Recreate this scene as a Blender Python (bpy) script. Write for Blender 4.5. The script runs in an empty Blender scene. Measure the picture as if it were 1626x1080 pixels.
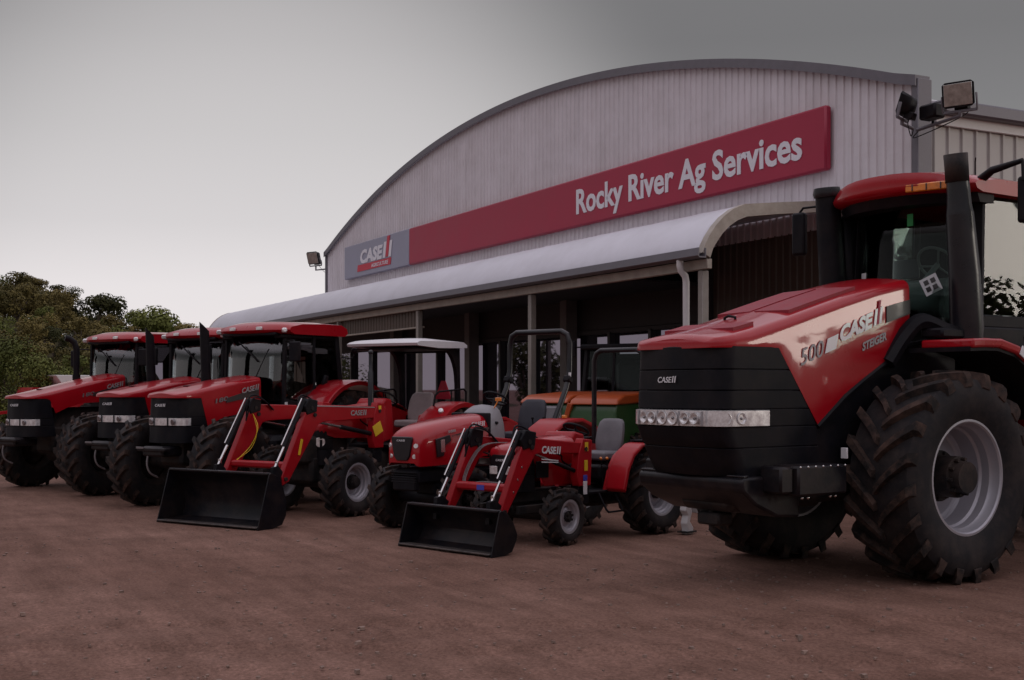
import bpy, bmesh, math, random
from mathutils import Vector, Matrix
R = math.radians
PI = math.pi
rnd = random.Random(7)
SC = bpy.context.scene
COL = SC.collection
DEL = math.atan(1018 / 1944)
CD, SD = math.cos(DEL), math.sin(DEL)


def W(r, q, z=0.0):
    """camera ground coordinates (right, forward) to world"""
    return Vector((SD * r - CD * q, CD * r + SD * q, z))


# ------------------------------------------------------------------ materials
MATS = {}


def pm(name, col, rough=0.5, metal=0.0, coat=0.0, var=0.0, vscale=6.0, bump=0.0, bscale=30.0, dust=None,
       dustamt=0.0, dscale=3.0, spec=0.5, ior=1.5, coatrough=0.05, stretch=None):
    m = bpy.data.materials.new(name)
    m.use_nodes = True
    nt = m.node_tree
    b = nt.nodes['Principled BSDF']
    b.inputs['Base Color'].default_value = (*col, 1)
    b.inputs['Roughness'].default_value = rough
    b.inputs['Metallic'].default_value = metal
    b.inputs['Coat Weight'].default_value = coat
    b.inputs['Coat Roughness'].default_value = coatrough
    b.inputs['Specular IOR Level'].default_value = spec
    b.inputs['IOR'].default_value = ior
    L = nt.links
    tc = nt.nodes.new('ShaderNodeTexCoord')
    out = None
    if var > 0:
        n = nt.nodes.new('ShaderNodeTexNoise')
        n.inputs['Scale'].default_value = vscale
        n.inputs['Detail'].default_value = 6
        n.inputs['Roughness'].default_value = 0.65
        if stretch:
            mp = nt.nodes.new('ShaderNodeMapping')
            mp.inputs['Scale'].default_value = stretch
            L.new(tc.outputs['Object'], mp.inputs['Vector'])
            L.new(mp.outputs['Vector'], n.inputs['Vector'])
        else:
            L.new(tc.outputs['Object'], n.inputs['Vector'])
        r = nt.nodes.new('ShaderNodeValToRGB')
        r.color_ramp.elements[0].position = 0.3
        r.color_ramp.elements[1].position = 0.7
        r.color_ramp.elements[0].color = (*[c * (1 - var) for c in col], 1)
        r.color_ramp.elements[1].color = (*[min(1, c * (1 + var)) for c in col], 1)
        L.new(n.outputs['Fac'], r.inputs['Fac'])
        L.new(r.outputs['Color'], b.inputs['Base Color'])
        out = r.outputs['Color']
        mr = nt.nodes.new('ShaderNodeMapRange')
        mr.inputs['To Min'].default_value = max(0, rough - 0.08)
        mr.inputs['To Max'].default_value = min(1, rough + 0.12)
        L.new(n.outputs['Fac'], mr.inputs['Value'])
        L.new(mr.outputs['Result'], b.inputs['Roughness'])
    if dust:
        n = nt.nodes.new('ShaderNodeTexNoise')
        n.inputs['Scale'].default_value = dscale
        n.inputs['Detail'].default_value = 8
        n.inputs['Roughness'].default_value = 0.7
        L.new(tc.outputs['Object'], n.inputs['Vector'])
        r = nt.nodes.new('ShaderNodeValToRGB')
        r.color_ramp.elements[0].position = 0.42
        r.color_ramp.elements[1].position = 0.72
        r.color_ramp.elements[0].color = (0, 0, 0, 1)
        r.color_ramp.elements[1].color = (dustamt, dustamt, dustamt, 1)
        L.new(n.outputs['Fac'], r.inputs['Fac'])
        mx = nt.nodes.new('ShaderNodeMixRGB')
        L.new(r.outputs['Color'], mx.inputs['Fac'])
        if out:
            L.new(out, mx.inputs['Color1'])
        else:
            mx.inputs['Color1'].default_value = (*col, 1)
        mx.inputs['Color2'].default_value = (*dust, 1)
        L.new(mx.outputs['Color'], b.inputs['Base Color'])
    if bump > 0:
        n = nt.nodes.new('ShaderNodeTexNoise')
        n.inputs['Scale'].default_value = bscale
        n.inputs['Detail'].default_value = 5
        L.new(tc.outputs['Object'], n.inputs['Vector'])
        bp = nt.nodes.new('ShaderNodeBump')
        bp.inputs['Strength'].default_value = bump
        bp.inputs['Distance'].default_value = 0.02
        L.new(n.outputs['Fac'], bp.inputs['Height'])
        L.new(bp.outputs['Normal'], b.inputs['Normal'])
    MATS[name] = m
    return m


def glass_mat(name, tint, refl=1.0, ior=1.5):
    m = bpy.data.materials.new(name)
    m.use_nodes = True
    nt = m.node_tree
    nt.nodes.clear()
    o = nt.nodes.new('ShaderNodeOutputMaterial')
    t = nt.nodes.new('ShaderNodeBsdfTransparent')
    t.inputs['Color'].default_value = (*tint, 1)
    g = nt.nodes.new('ShaderNodeBsdfGlossy')
    g.inputs['Roughness'].default_value = 0.015
    g.inputs['Color'].default_value = (refl, refl, refl, 1)
    f = nt.nodes.new('ShaderNodeFresnel')
    f.inputs['IOR'].default_value = ior
    mx = nt.nodes.new('ShaderNodeMixShader')
    nt.links.new(f.outputs[0], mx.inputs[0])
    nt.links.new(t.outputs[0], mx.inputs[1])
    nt.links.new(g.outputs[0], mx.inputs[2])
    nt.links.new(mx.outputs[0], o.inputs['Surface'])
    MATS[name] = m
    return m


DUST = (0.20, 0.125, 0.095)
RED = pm('tractor_red', (0.37, 0.0025, 0.010), 0.28, coat=0.65, spec=0.2, var=0.05, vscale=2.0, dust=DUST, dustamt=0.03, dscale=2.5, bump=0.004, bscale=5)
RED2 = pm('red_vent', (0.26, 0.005, 0.02), 0.55, var=0.1, bump=0.12, bscale=90)
REDM = pm('machine_red', (0.36, 0.003, 0.010), 0.36, coat=0.18, spec=0.25, var=0.08, dust=DUST, dustamt=0.06, dscale=4)
BLK = pm('black_plastic', (0.006, 0.006, 0.009), 0.50, spec=0.17, var=0.25, vscale=8, dust=DUST, dustamt=0.06, bump=0.05, bscale=120)
BLKG = pm('black_gloss', (0.008, 0.008, 0.012), 0.28, var=0.2, dust=DUST, dustamt=0.06)
STEEL = pm('black_steel', (0.006, 0.006, 0.009), 0.38, spec=0.25, metal=0.0, var=0.3, vscale=7, dust=DUST, dustamt=0.12, bump=0.05, bscale=25)
IRON = pm('dark_iron', (0.012, 0.011, 0.012), 0.6, spec=0.3, var=0.35, vscale=9, dust=DUST, dustamt=0.25, bump=0.1, bscale=30)
TYRE = pm('tyre_rubber', (0.014, 0.013, 0.015), 0.72, spec=0.25, var=0.25, vscale=10, dust=(0.10, 0.072, 0.06), dustamt=0.35, dscale=4, bump=0.06, bscale=60)
LUG = pm('tyre_lug', (0.015, 0.013, 0.013), 0.75, spec=0.22, var=0.3, vscale=10, dust=(0.19, 0.108, 0.08), dustamt=0.5, dscale=5, bump=0.1, bscale=50)
WORN = pm('worn_edge_steel', (0.10, 0.09, 0.088), 0.45, metal=0.6, var=0.5, vscale=12, dust=DUST, dustamt=0.4, bump=0.15, bscale=30)
RIM = pm('silver_rim', (0.40, 0.39, 0.43), 0.38, metal=0.35, var=0.08, dust=DUST, dustamt=0.15)
CHROME = pm('bright_steel', (0.62, 0.60, 0.60), 0.22, metal=1.0, var=0.1)
LENS = pm('headlight_lens', (0.86, 0.80, 0.81), 0.14, metal=0.35, coat=1.0, var=0.38, vscale=17)
LENSD = pm('headlight_dark', (0.20, 0.18, 0.19), 0.12, metal=0.7, coat=1.0, var=0.3, vscale=20)
AMBER = pm('amber_lens', (0.75, 0.21, 0.01), 0.2, coat=1.0, var=0.2, vscale=20)
YEL = pm('yellow_decal', (0.75, 0.48, 0.02), 0.45, var=0.08)
WHT = pm('white_decal', (0.72, 0.71, 0.73), 0.45)
CHRW = pm('bright_badge', (0.80, 0.79, 0.80), 0.30, coat=0.35)
BLUE = pm('blue_decal', (0.05, 0.06, 0.42), 0.4)
GRYD = pm('grey_decal', (0.34, 0.32, 0.33), 0.4)
GRYM = pm('dull_grey_decal', (0.17, 0.15, 0.155), 0.45)
DKDEC = pm('dark_decal', (0.035, 0.03, 0.032), 0.35, coat=0.4)
GRNDEC = pm('green_decal', (0.02, 0.42, 0.10), 0.4)
ORG = pm('orange_paint', (0.42, 0.066, 0.008), 0.45, coat=0.2, var=0.08, dust=DUST, dustamt=0.12)
GREEN = pm('green_paint', (0.018, 0.075, 0.016), 0.4, coat=0.4, var=0.12, dust=DUST, dustamt=0.12)
SEATG = pm('grey_vinyl', (0.16, 0.15, 0.165), 0.5, var=0.15, bump=0.08, bscale=150)
SEATP = pm('pale_vinyl', (0.34, 0.27, 0.27), 0.55, var=0.12, bump=0.08, bscale=150)
SEATB = pm('dark_vinyl', (0.022, 0.022, 0.035), 0.5, var=0.2, bump=0.08, bscale=150)
CONS = pm('grey_console', (0.25, 0.24, 0.26), 0.5, var=0.1)
CONSD = pm('dark_console', (0.13, 0.15, 0.145), 0.5, var=0.15)
CANOPY = pm('white_fibreglass', (0.72, 0.71, 0.74), 0.35, coat=0.3, var=0.05, dust=DUST, dustamt=0.1)
GLASS = glass_mat('cab_glass', (0.84, 0.92, 0.895), ior=1.45, refl=.55)
GLASSD = glass_mat('cab_glass_dark', (0.74, 0.79, 0.81), ior=1.95, refl=.95)
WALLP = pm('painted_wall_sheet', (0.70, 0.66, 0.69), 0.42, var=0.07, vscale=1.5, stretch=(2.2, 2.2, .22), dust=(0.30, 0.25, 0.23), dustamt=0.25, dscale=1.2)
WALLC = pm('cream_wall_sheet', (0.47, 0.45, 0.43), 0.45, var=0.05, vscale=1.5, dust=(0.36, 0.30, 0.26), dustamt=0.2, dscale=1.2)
BROWN = pm('brown_sheet', (0.105, 0.078, 0.062), 0.55, var=0.15, vscale=2)
ROOFS = pm('roof_sheet', (0.62, 0.61, 0.67), 0.36, metal=0.2, var=0.06, vscale=1.0, dust=(0.32, 0.29, 0.29), dustamt=0.2, dscale=1.5)
FLASH = pm('grey_flashing', (0.16, 0.15, 0.17), 0.45, metal=0.2, var=0.1)
CREAMT = pm('cream_trim', (0.40, 0.35, 0.30), 0.5, var=0.14, vscale=3, dust=(0.16, 0.12, 0.09), dustamt=0.4, dscale=4)
POSTM = pm('post_paint', (0.27, 0.24, 0.215), 0.5, var=0.12)
COLM = pm('column_paint', (0.15, 0.132, 0.125), 0.5, var=0.12)
WHITEP = pm('white_pvc', (0.68, 0.66, 0.66), 0.4, var=0.05)
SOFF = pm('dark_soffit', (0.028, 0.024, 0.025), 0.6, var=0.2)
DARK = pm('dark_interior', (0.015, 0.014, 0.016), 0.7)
MULL = pm('dark_mullion', (0.022, 0.019, 0.022), 0.4, var=0.1)
SHOPG = pm('shopfront_glass', (0.010, 0.011, 0.013), 0.02, spec=1.0, ior=2.4)
SHOPG.node_tree.nodes['Principled BSDF'].inputs['Specular Tint'].default_value = (.90, .82, 1.0, 1)
SIGNR = pm('sign_red', (0.36, 0.014, 0.050), 0.42, var=0.05, vscale=1.2)
SIGNG = pm('sign_grey', (0.30, 0.30, 0.38), 0.42, var=0.05, vscale=1.2)
SIGNW = pm('sign_white', (0.72, 0.70, 0.74), 0.45)
SIGNP = pm('sign_bright_red', (0.55, 0.02, 0.05), 0.45)
LAMPG = pm('lamp_glass', (0.42, 0.41, 0.38), 0.12, metal=0.6, coat=1.0, var=0.3, vscale=9)
BARK = pm('tree_bark', (0.10, 0.075, 0.06), 0.85, var=0.3, vscale=5, bump=0.4, bscale=12)
CONC = pm('concrete_slab', (0.27, 0.25, 0.24), 0.8, var=0.15, vscale=2, bump=0.1)


def leaf_mat(name, a, b):
    m = bpy.data.materials.new(name)
    m.use_nodes = True
    nt = m.node_tree
    p = nt.nodes['Principled BSDF']
    p.inputs['Roughness'].default_value = 0.75
    p.inputs['Specular IOR Level'].default_value = 0.12
    oi = nt.nodes.new('ShaderNodeObjectInfo')
    tc = nt.nodes.new('ShaderNodeTexCoord')
    n = nt.nodes.new('ShaderNodeTexNoise')
    n.inputs['Scale'].default_value = 1.3
    n.inputs['Detail'].default_value = 5
    nt.links.new(tc.outputs['Object'], n.inputs['Vector'])
    ma = nt.nodes.new('ShaderNodeMath')
    ma.operation = 'MULTIPLY_ADD'
    ma.inputs[1].default_value = 0.55
    ma.inputs[2].default_value = -0.10
    nt.links.new(oi.outputs['Random'], ma.inputs[0])
    ad = nt.nodes.new('ShaderNodeMath')
    ad.operation = 'MULTIPLY_ADD'
    ad.inputs[1].default_value = 0.9
    nt.links.new(n.outputs['Fac'], ad.inputs[0])
    nt.links.new(ma.outputs[0], ad.inputs[2])
    r = nt.nodes.new('ShaderNodeValToRGB')
    r.color_ramp.elements[0].color = (*a, 1)
    r.color_ramp.elements[1].color = (*b, 1)
    r.color_ramp.elements[0].position = 0.25
    r.color_ramp.elements[1].position = 0.85
    nt.links.new(ad.outputs[0], r.inputs['Fac'])
    nt.links.new(r.outputs['Color'], p.inputs['Base Color'])
    return m


LEAF = leaf_mat('gum_leaves', (0.055, 0.050, 0.018), (0.185, 0.145, 0.050))
LEAFG = leaf_mat('green_leaves', (0.060, 0.072, 0.018), (0.165, 0.180, 0.050))
LEAFD = leaf_mat('dark_leaves', (0.022, 0.028, 0.012), (0.06, 0.06, 0.022))


# ------------------------------------------------------------------ mesh builder
class MB:
    def __init__(s):
        s.v = []
        s.f = []
        s.m = []
        s.mi = 0

    def add(s, vs, fs):
        o = len(s.v)
        s.v += [tuple(p) for p in vs]
        s.f += [tuple(i + o for i in q) for q in fs]
        s.m += [s.mi] * len(fs)
        return s

    def box(s, c, size, rot=None, ch=0.008):
        hx, hy, hz = [q / 2 for q in size]
        ch = min(ch, hx * .45, hy * .45, hz * .45)
        vs = []
        idx = {}
        for sx in (-1, 1):
            for sy in (-1, 1):
                for sz in (-1, 1):
                    for a in range(3):
                        p = [sx * (hx - ch), sy * (hy - ch), sz * (hz - ch)]
                        p[a] = (sx * hx, sy * hy, sz * hz)[a]
                        idx[(sx, sy, sz, a)] = len(vs)
                        vs.append(Vector(p))
        fs = []
        for a in range(3):
            b, c2 = [k for k in range(3) if k != a]
            for sg in (-1, 1):
                q = []
                for (u, w) in ((-1, -1), (1, -1), (1, 1), (-1, 1)):
                    k = [0, 0, 0]
                    k[a] = sg
                    k[b] = u
                    k[c2] = w
                    q.append(idx[(*k, a)])
                fs.append(q)
        for a in range(3):
            b, c2 = [k for k in range(3) if k != a]
            for u in (-1, 1):
                for w in (-1, 1):
                    k1 = [0, 0, 0]
                    k2 = [0, 0, 0]
                    k1[a] = -1
                    k2[a] = 1
                    k1[b] = k2[b] = u
                    k1[c2] = k2[c2] = w
                    fs.append([idx[(*k1, b)], idx[(*k2, b)], idx[(*k2, c2)], idx[(*k1, c2)]])
        for sx in (-1, 1):
            for sy in (-1, 1):
                for sz in (-1, 1):
                    fs.append([idx[(sx, sy, sz, a)] for a in range(3)])
        M = rot if rot is not None else Matrix.Identity(3)
        C = Vector(c)
        return s.add([M @ p + C for p in vs], fs)

    def bar(s, a, b, w, h, up=(0, 0, 1), ch=0.006):
        """box from point a to point b, width w (sideways), height h"""
        a = Vector(a)
        b = Vector(b)
        d = b - a
        x = d.normalized()
        u = Vector(up)
        y = u.cross(x)
        if y.length < 1e-4:
            y = Vector((0, 1, 0)).cross(x)
        y.normalize()
        z = x.cross(y)
        M = Matrix((x, y, z)).transposed()
        return s.box((a + b) / 2, (d.length, w, h), M, ch)

    def prism(s, pts, a0, a1, ax='y'):
        n = len(pts)
        if ax == 'y':
            mk = lambda p, a: (p[0], a, p[1])
        elif ax == 'x':
            mk = lambda p, a: (a, p[0], p[1])
        else:
            mk = lambda p, a: (p[0], p[1], a)
        vs = [mk(p, a0) for p in pts] + [mk(p, a1) for p in pts]
        fs = [list(range(n)), list(range(2 * n - 1, n - 1, -1))]
        for i in range(n):
            j = (i + 1) % n
            fs.append([i, j, n + j, n + i])
        return s.add(vs, fs)

    def tube(s, path, r, n=10, cap=True):
        path = [Vector(p) for p in path]
        if not hasattr(r, '__len__'):
            r = [r] * len(path)
        t0 = (path[1] - path[0]).normalized()
        u = t0.orthogonal().normalized()
        vs = []
        for i, p in enumerate(path):
            if i == 0:
                t = t0
            elif i == len(path) - 1:
                t = (path[i] - path[i - 1]).normalized()
            else:
                t = ((path[i] - path[i - 1]).normalized() + (path[i + 1] - path[i]).normalized())
                t = t.normalized() if t.length > 1e-6 else (path[i] - path[i - 1]).normalized()
            u = (u - t * u.dot(t)).normalized()
            w = t.cross(u)
            for k in range(n):
                a = 2 * PI * k / n
                vs.append(p + (u * math.cos(a) + w * math.sin(a)) * r[i])
        fs = []
        for i in range(len(path) - 1):
            for k in range(n):
                l = (k + 1) % n
                fs.append([i * n + k, i * n + l, (i + 1) * n + l, (i + 1) * n + k])
        if cap:
            fs.append(list(range(n)))
            fs.append([(len(path) - 1) * n + k for k in range(n)][::-1])
        return s.add(vs, fs)

    def lathe(s, prof, c=(0, 0, 0), n=48, ax='y', a0=0.0, a1=2 * PI):
        """prof: (axial, radius)"""
        full = abs(a1 - a0 - 2 * PI) < 1e-6
        m = n if full else n + 1
        vs = []
        for k in range(m):
            a = a0 + (a1 - a0) * k / n
            ca, sa = math.cos(a), math.sin(a)
            for (t, r) in prof:
                if ax == 'y':
                    vs.append((c[0] + r * ca, c[1] + t, c[2] + r * sa))
                elif ax == 'z':
                    vs.append((c[0] + r * ca, c[1] + r * sa, c[2] + t))
                else:
                    vs.append((c[0] + t, c[1] + r * ca, c[2] + r * sa))
        p = len(prof)
        fs = []
        for k in range(n):
            l = (k + 1) % m
            for j in range(p - 1):
                fs.append([k * p + j, k * p + j + 1, l * p + j + 1, l * p + j])
        return s.add(vs, fs)

    def loft(s, rings, closed=True, caps=True):
        n = len(rings[0])
        vs = [p for r in rings for p in r]
        fs = []
        for i in range(len(rings) - 1):
            for k in range(n if closed else n - 1):
                l = (k + 1) % n
                fs.append([i * n + k, i * n + l, (i + 1) * n + l, (i + 1) * n + k])
        if caps:
            fs.append(list(range(n)))
            fs.append([(len(rings) - 1) * n + k for k in range(n)][::-1])
        return s.add(vs, fs)

    def ball(s, c, r, n=12, sq=(1, 1, 1)):
        prof = [(-r * math.cos(PI * i / n) * sq[2], max(1e-4, r * math.sin(PI * i / n))) for i in range(n + 1)]
        o = len(s.v)
        s.lathe(prof, (0, 0, 0), n * 2, 'z')
        for i in range(o, len(s.v)):
            x, y, z = s.v[i]
            s.v[i] = (c[0] + x * sq[0], c[1] + y * sq[1], c[2] + z)
        return s

    def obj(s, name, mat, parent=None, bev=0.0, sharp=38, seg=2, solid=0.0, loc=None, rotz=None):
        me = bpy.data.meshes.new(name)
        me.from_pydata(s.v, [], s.f)
        mats = mat if isinstance(mat, (list, tuple)) else [mat]
        for k in mats:
            me.materials.append(k)
        if len(mats) > 1:
            me.polygons.foreach_set('material_index', s.m)
        bm = bmesh.new()
        bm.from_mesh(me)
        bmesh.ops.recalc_face_normals(bm, faces=bm.faces)
        bm.to_mesh(me)
        bm.free()
        me.polygons.foreach_set('use_smooth', [True] * len(me.polygons))
        me.set_sharp_from_angle(angle=R(sharp))
        me.update()
        o = bpy.data.objects.new(name, me)
        COL.objects.link(o)
        if parent:
            o.parent = parent
        if loc is not None:
            o.location = loc
        if rotz is not None:
            o.rotation_euler = (0, 0, rotz)
        if solid:
            md = o.modifiers.new('solid', 'SOLIDIFY')
            md.thickness = solid
            md.offset = -1
        if bev:
            md = o.modifiers.new('bevel', 'BEVEL')
            md.width = bev
            md.segments = seg
            md.limit_method = 'ANGLE'
            md.angle_limit = R(35)
        return o


def tag(o, label=None, cat=None, group=None, kind=None):
    if label:
        o['label'] = label
    if cat:
        o['category'] = cat
    if group:
        o['group'] = group
    if kind:
        o['kind'] = kind
    return o


def empty(name, loc=(0, 0, 0), rz=0.0, parent=None):
    o = bpy.data.objects.new(name, None)
    o.empty_display_size = 0.3
    COL.objects.link(o)
    o.location = loc
    o.rotation_euler = (0, 0, rz)
    if parent:
        o.parent = parent
    return o


def vehicle(name, r, q, phi, label, cat, group=None):
    o = empty(name, W(r, q), -(R(phi) + DEL))
    return tag(o, label, cat, group)


def copy_tree(o, parent=None):
    kids = [c for c in bpy.data.objects if c.parent == o]
    c = o.copy()
    COL.objects.link(c)
    if parent:
        c.parent = parent
    for ch in kids:
        copy_tree(ch, c)
    return c


_TX = {}


def text_geo(txt, bold=0.0):
    """unit cap-height flat lettering: list of 2D verts, faces, width"""
    key = (txt, bold)
    if key in _TX:
        return _TX[key]
    cu = bpy.data.curves.new('lettering', 'FONT')
    cu.body = txt
    cu.size = 1.0
    cu.offset = bold
    cu.resolution_u = 3
    ob = bpy.data.objects.new('lettering', cu)
    COL.objects.link(ob)
    dg = bpy.context.evaluated_depsgraph_get()
    me = bpy.data.meshes.new_from_object(ob.evaluated_get(dg))
    vs = [(v.co.x, v.co.y) for v in me.vertices]
    fs = [tuple(p.vertices) for p in me.polygons]
    bpy.data.objects.remove(ob)
    bpy.data.curves.remove(cu)
    bpy.data.meshes.remove(me)
    cap = 0.729
    x0 = min(v[0] for v in vs)
    x1 = max(v[0] for v in vs)
    vs = [((x - x0) / cap, y / cap) for x, y in vs]
    _TX[key] = (vs, fs, (x1 - x0) / cap)
    return _TX[key]


def put_text(mb, txt, org, u, v, cap, width=None, slant=0.0, bold=0.02, th=0.004):
    """flat lettering with a little thickness, org = left end of baseline"""
    vs, fs, w = text_geo(txt, bold)
    u = Vector(u).normalized()
    v = Vector(v)
    v = v.normalized()
    n = u.cross(v).normalized()
    sx = (width / w) if width else cap
    org = Vector(org)
    P = [org + u * (x * sx + y * cap * slant) + v * (y * cap) for x, y in vs]
    k = len(P)
    # outline edges for sides
    from collections import Counter
    ec = Counter()
    for f in fs:
        for i in range(len(f)):
            a, b = f[i], f[(i + 1) % len(f)]
            ec[(min(a, b), max(a, b))] += 1
    allv = [p + n * th for p in P] + P
    ff = [tuple(f) for f in fs]
    for (a, b), c in ec.items():
        if c == 1:
            ff.append((a, b, b + k, a + k))
    mb.add(allv, ff)
    return w * sx


def quad_bar(mb, org, u, v, x0, x1, y0, y1, slant=0.0, th=0.004):
    u = Vector(u).normalized()
    v = Vector(v).normalized()
    n = u.cross(v).normalized()
    org = Vector(org)
    P = [org + u * (x + y * slant) + v * y for x, y in ((x0, y0), (x1, y0), (x1, y1), (x0, y1))]
    mb.add([p + n * th for p in P] + P, [(0, 1, 2, 3), (0, 1, 5, 4), (1, 2, 6, 5), (2, 3, 7, 6), (3, 0, 4, 7)])


def maker_logo(org, u, v, cap, parent, name='emblem', white=WHT, red=None, total=None, bold=0.03):
    """slanted bold four letters followed by the two-bar mark"""
    mb = MB()
    w4 = (total * 0.70) if total else cap * 2.9
    put_text(mb, 'CASE', org, u, v, cap, width=w4, slant=0.16, bold=bold)
    g = w4 / 2.9
    b0 = w4 + 0.22 * g
    quad_bar(mb, org, u, v, b0, b0 + 0.22 * g, -0.02 * cap, 1.06 * cap, 0.16)
    quad_bar(mb, org, u, v, b0 + 0.48 * g, b0 + 0.70 * g, -0.02 * cap, 1.06 * cap, 0.16)
    if red is not None:
        mb.mi = 1
        quad_bar(mb, org, u, v, b0 + 0.25 * g, b0 + 0.45 * g, 0.0, 1.55 * cap, 0.16, th=0.006)
        return mb.obj(name, [white, red], parent)
    return mb.obj(name, white, parent)

# ------------------------------------------------------------------ wheels
_TY = {}


def tyre_mesh(Rr, w, rim, nl, lh):
    key = (Rr, w, rim, nl, lh)
    if key in _TY:
        return _TY[key]
    hw = w / 2
    Rc = Rr - lh

    def crown(t):      # carcass radius at |y| = t * hw
        return Rc - 0.035 * Rr * t ** 2.2

    prof = []
    # inner bead to outer bead over the crown
    side = [(0.80, rim - 0.012), (0.86, rim + 0.03), (0.95, rim + 0.28 * (Rc - rim)), (1.0, rim + 0.52 * (Rc - rim)),
            (0.985, rim + 0.72 * (Rc - rim)), (0.93, crown(0.93) - 0.035 * Rr)]
    for t, r in side:
        prof.append((-t * hw, r))
    for k in range(-4, 5):
        t = k / 4 * 0.86
        prof.append((t * hw, crown(abs(t))))
    for t, r in side[::-1]:
        prof.append((t * hw, r))
    b = MB()
    b.lathe(prof, n=64)
    b.mi = 1
    sp = [0.0, 0.22, 0.48, 0.74, 0.95, 1.0]
    rot = 0.46 * w / Rr          # sweep of a lug from centre to shoulder
    for s in (-1, 1):
        for i in range(nl):
            th0 = 2 * PI * (i + (0.5 if s < 0 else 0)) / nl
            rings = []
            for k, t in enumerate(sp):
                y = s * hw * (0.02 + t * 0.98)
                th = th0 + rot * (t ** 0.85)
                hwid = (0.030 + 0.014 * t) * (1.0 if nl < 24 else 0.85) * (21.0 / nl)
                rb = crown(t) - 0.02 * Rr - (0.05 * Rr if t > 0.9 else 0)
                rt = Rr - 0.020 * Rr * t ** 2.0
                if k == len(sp) - 1:
                    rt = Rr - 0.075 * Rr
                    rb = Rr - 0.15 * Rr
                hb = hwid * 1.45
                ring = []
                for (dt, r) in ((-hb, rb), (-hwid, rt), (hwid, rt), (hb, rb)):
                    ring.append((r * math.cos(th + dt), y, r * math.sin(th + dt)))
                rings.append(ring)
            b.loft(rings)
    o = b.obj('tyre', [TYRE, LUG], sharp=30)
    me = o.data
    bpy.data.objects.remove(o)
    _TY[key] = me
    return me


_RM = {}


def wheel(parent, c, Rr, w, rim, nl=20, lh=0.045, side=1, disc=0.0, hub=(0.10, 0.12), mat=None, bolts=8, steer=0.0,
          cone=0.05, hubmat=None, holes=False):
    mat = mat or RIM
    key = (Rr, w, rim, side, disc, hub, mat.name, bolts, cone, holes)
    hw = w / 2
    if key not in _RM:
        b = MB()
        f = side
        yd = disc * hw
        prof = [(0.80, rim + 0.016), (0.835, rim + 0.018), (0.84, rim - 0.008), (0.80, rim - 0.022), (0.62, rim - 0.032), (0.55, rim - 0.05),
                (0.34, rim - 0.055), (0.28, rim - 0.075), (disc + 0.10, rim - 0.08)]
        P = [(f * t * hw, r) for t, r in prof]
        P += [(f * (yd + 0.01), rim - 0.10), (f * yd, rim - 0.13), (f * (yd + cone * 0.15), rim * 0.72), (f * (yd + cone * 0.85), rim * 0.50), (f * (yd + cone), rim * 0.46),
              (f * (yd + cone), 0.004)]
        b.lathe(P, n=56)
        # the far half of the barrel
        b.lathe([(f * (disc * hw), rim - 0.085), (-f * 0.6 * hw, rim - 0.05), (-f * 0.80 * hw, rim - 0.02), (-f * 0.835 * hw, rim + 0.018)], n=48)
        o = b.obj('wheel', mat, sharp=30)
        m1 = o.data
        bpy.data.objects.remove(o)
        b = MB()
        hr, ho = hub
        y0 = f * (yd + cone - 0.005)
        b.lathe([(y0, hr * 1.25), (y0 + f * 0.03, hr * 1.25), (y0 + f * 0.035, hr), (y0 + f * ho * 0.7, hr), (y0 + f * ho * 0.72, hr * 0.8), (y0 + f * ho, hr * 0.75),
                 (y0 + f * ho, 0.003)], n=32)
        for k in range(bolts):
            a = 2 * PI * k / bolts
            rr = hr * 1.13 if hr > 0.12 else hr * 1.05
            cx, cz = rr * math.cos(a), rr * math.sin(a)
            b.lathe([(y0, 0.016), (y0 + f * 0.055, 0.016), (y0 + f * 0.055, 0.002)], (cx, 0, cz), n=6)
        if hr > 0.18:
            for k in range(10):
                a = 2 * PI * k / 10
                b.lathe([(y0 + f * ho * .7, 0.018), (y0 + f * (ho * .7 + 0.05), 0.018), (y0 + f * (ho * .7 + 0.05), 0.002)], (hr * .88 * math.cos(a), 0, hr * .88 * math.sin(a)), n=6)
        o = b.obj('hub', hubmat or IRON, sharp=30)
        m2 = o.data
        bpy.data.objects.remove(o)
        _RM[key] = (m1, m2)
    m1, m2 = _RM[key]
    o = bpy.data.objects.new('wheel', m1)
    COL.objects.link(o)
    o.parent = parent
    o.location = c
    o.rotation_euler = (0, rnd.uniform(0, 0.3), R(steer))
    t = bpy.data.objects.new('tyre', tyre_mesh(Rr, w, rim, nl, lh))
    COL.objects.link(t)
    t.parent = o
    h = bpy.data.objects.new('hub', m2)
    COL.objects.link(h)
    h.parent = o
    return o


# ------------------------------------------------------------------ tractor pieces
def interp(tab, x):
    tab = sorted(tab)
    if x <= tab[0][0]:
        return tab[0][1]
    for (a, va), (b, vb) in zip(tab, tab[1:]):
        if x <= b:
            return va + (vb - va) * (x - a) / (b - a)
    return tab[-1][1]


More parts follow.
